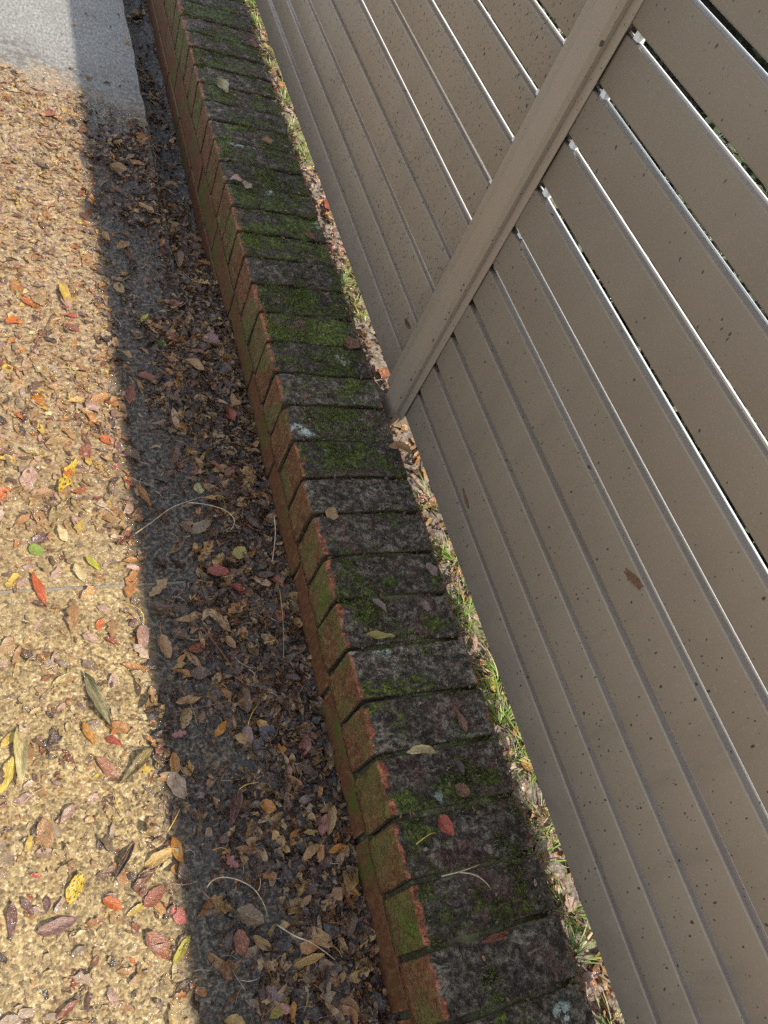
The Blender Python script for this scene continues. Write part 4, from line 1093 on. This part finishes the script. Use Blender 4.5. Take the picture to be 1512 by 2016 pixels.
# ------------------------------------------------------------------ grass along the fence foot
def blades(spots, n_per, name, label):
    V, F, K = [], [], []
    for (sx, sy, sp, hh, dens_) in spots:
        cen = [(max(0.224, random.gauss(sx, 0.02)), random.gauss(sy, sp), random.uniform(0.6, 1.4)) for _ in range(max(2, int(7 * dens_)))]
        for _ in range(int(n_per * dens_)):
            cx_, cy_, vig = random.choice(cen)
            az = random.uniform(0, 6.283); rr = abs(random.gauss(0, 0.013))
            x = max(0.221, cx_ + rr * math.cos(az)); y = cy_ + rr * math.sin(az); z = float(soil_z(np.array([x]), np.array([y]))[0]) - 0.002
            h = hh * vig * random.uniform(0.5, 1.3); az += random.uniform(-0.5, 0.5); lean = random.uniform(0.4, 1.7); w = random.uniform(0.0007, 0.0018)
            dx, dy = math.cos(az), math.sin(az); b = len(V)
            j = random.uniform(0.7, 1.25); dry = random.random() < 0.34
            for i in range(5):
                t = i / 4; q = lean * t * t * h; zz = z + h * t * (1 - 0.35 * lean * t); ww = w * (1 - t ** 2) + 0.0001
                V += [(x + dx * q - dy * ww, y + dy * q + dx * ww, zz), (x + dx * q + dy * ww, y + dy * q - dx * ww, zz)]
                c = (0.46 * j, 0.40 * j, 0.22 * j, 1) if dry else ((0.15 + 0.12 * t) * j, (0.25 + 0.11 * t) * j, 0.055 * j, 1)
                K += [c, c]
            for i in range(4): F.append((b + 2 * i, b + 2 * i + 1, b + 2 * i + 3, b + 2 * i + 2))
    me = mesh_from(name, V, F, True)
    ca = me.color_attributes.new('Col', 'FLOAT_COLOR', 'POINT'); ca.data.foreach_set('color', np.array(K, np.float32).ravel())
    o = obj(name, me, M_grass); tag(o, label, 'grass', kind='stuff')
G = [(0.27, 1.70, 0.10, 0.035, 1.6), (0.27, 1.45, 0.09, 0.03, 1.2), (0.27, 1.08, 0.10, 0.03, 1.3), (0.275, 0.95, 0.05, 0.03, 0.6), (0.265, 0.42, 0.06, 0.03, 1.0), (0.262, 0.34, 0.03, 0.028, 0.5),
     (0.275, -0.20, 0.02, 0.035, 0.20), (0.27, -0.36, 0.05, 0.035, 0.45), (0.27, -0.46, 0.05, 0.04, 0.6), (0.268, -0.62, 0.05, 0.045, 0.7), (0.262, -0.745, 0.04, 0.045, 0.75), (0.262, -0.84, 0.03, 0.04, 0.5), (0.27, -0.93, 0.04, 0.035, 0.3),
     (0.27, 2.2, 0.2, 0.035, 2.0), (0.50, 0.0, 0.9, 0.05, 6.0), (0.27, -1.3, 0.15, 0.04, 1.0)]
blades(G, 210, 'grass', 'green grass tufts growing between the wall and the fence')

# ------------------------------------------------------------------ low shrubs behind the fence
def shrub(x, y, rx, ry, h, n, seed, label):
    r = np.random.default_rng(seed)
    root = empty('garden_shrub', (x, y, -0.06)); tag(root, label, 'shrub', 'low shrubs behind the fence')
    V, F = [], []
    for _ in range(9):
        a = r.uniform(0, 6.28); q = r.uniform(0.3, 0.8)
        v, f = tube_vf(smooth_path([(0, 0, -0.02), (0.3 * q * rx * math.cos(a), 0.3 * q * ry * math.sin(a), h * 0.4), (q * rx * math.cos(a), q * ry * math.sin(a), h * r.uniform(0.6, 0.9))]), 0.007, 0.002)
        F += [tuple(i + len(V) for i in g_) for g_ in f]; V += v
    st = obj('stem', mesh_from('stem', V, F, True), M_twig, root); st.color = (0.10, 0.07, 0.045, 1)
    tp = [leaf_template('oval', 700 + i, 4, 1) for i in range(4)]
    inst = []
    while len(inst) < n:
        p_ = r.uniform(-1, 1, 3); d = np.linalg.norm(p_)
        if d > 1 or d < 0.35 or fbm(np.array([p_[0] * 3 + seed]), np.array([p_[1] * 3 + p_[2] * 2]), 2)[0] < 0.40: continue
        L = r.uniform(0.035, 0.065); j = r.uniform(0.6, 1.3)
        inst.append((int(r.integers(4)), (p_[0] * rx, p_[1] * ry, h * 0.52 + p_[2] * h * 0.5), rotm(r.uniform(0, 6.28), r.normal(0, 0.5), r.normal(0, 0.5)), (L, L * 0.5, L), (0.035 * j, 0.075 * j, 0.022 * j, 1)))
    o = scatter('foliage', M_leafm, tp, inst, None, None); del o['kind']; o.parent = root
for i, (sx, sy, hh, what) in enumerate(((0.86, -0.95, 0.56, 'nearest the bottom right corner'), (0.84, -0.30, 0.60, 'behind the near fence panel'), (0.88, 0.35, 0.58, 'just past the fence post'), (0.86, 1.05, 0.60, 'behind the far fence panel'))):
    shrub(sx, sy, 0.30, 0.42, hh, 2600, 1 + i, 'low dark green leafy shrub seen through the gaps ' + what)
# a tall clipped hedge closing the garden
hedge = empty('hedge', (2.5, 0, -0.06)); tag(hedge, 'tall dark green hedge closing the garden behind the fence', 'hedge')
tp = [leaf_template('oval', 800 + i, 3, 1) for i in range(4)]; inst = []
r = np.random.default_rng(5)
for _ in range(15000):
    yy, zz = r.uniform(-3.5, 5.5), r.uniform(0, 1.75); xx = -0.4 + 0.25 * float(fbm(np.array([yy * 3]), np.array([zz * 3]), 2)[0]) + abs(r.normal(0, 0.16))
    j = r.uniform(0.5, 1.4); L = r.uniform(0.04, 0.08)
    inst.append((int(r.integers(4)), (xx, yy, zz), rotm(r.uniform(0, 6.28), r.normal(0, 0.7), r.normal(0, 0.7)), (L, L * 0.5, L), (0.03 * j, 0.07 * j, 0.02 * j, 1)))
o = scatter('foliage', M_leafm, tp, inst, None, None); del o['kind']; o.parent = hedge
V, F = box_vf(-0.05, 0.4, -3.4, 5.4, 0.0, 1.65, 0.05)
k = N('hedge_wood'); k.fin((0.02, 0.022, 0.012), 0.9)
obj('twig_core', mesh_from('twig_core', V, F), k.m, hedge)
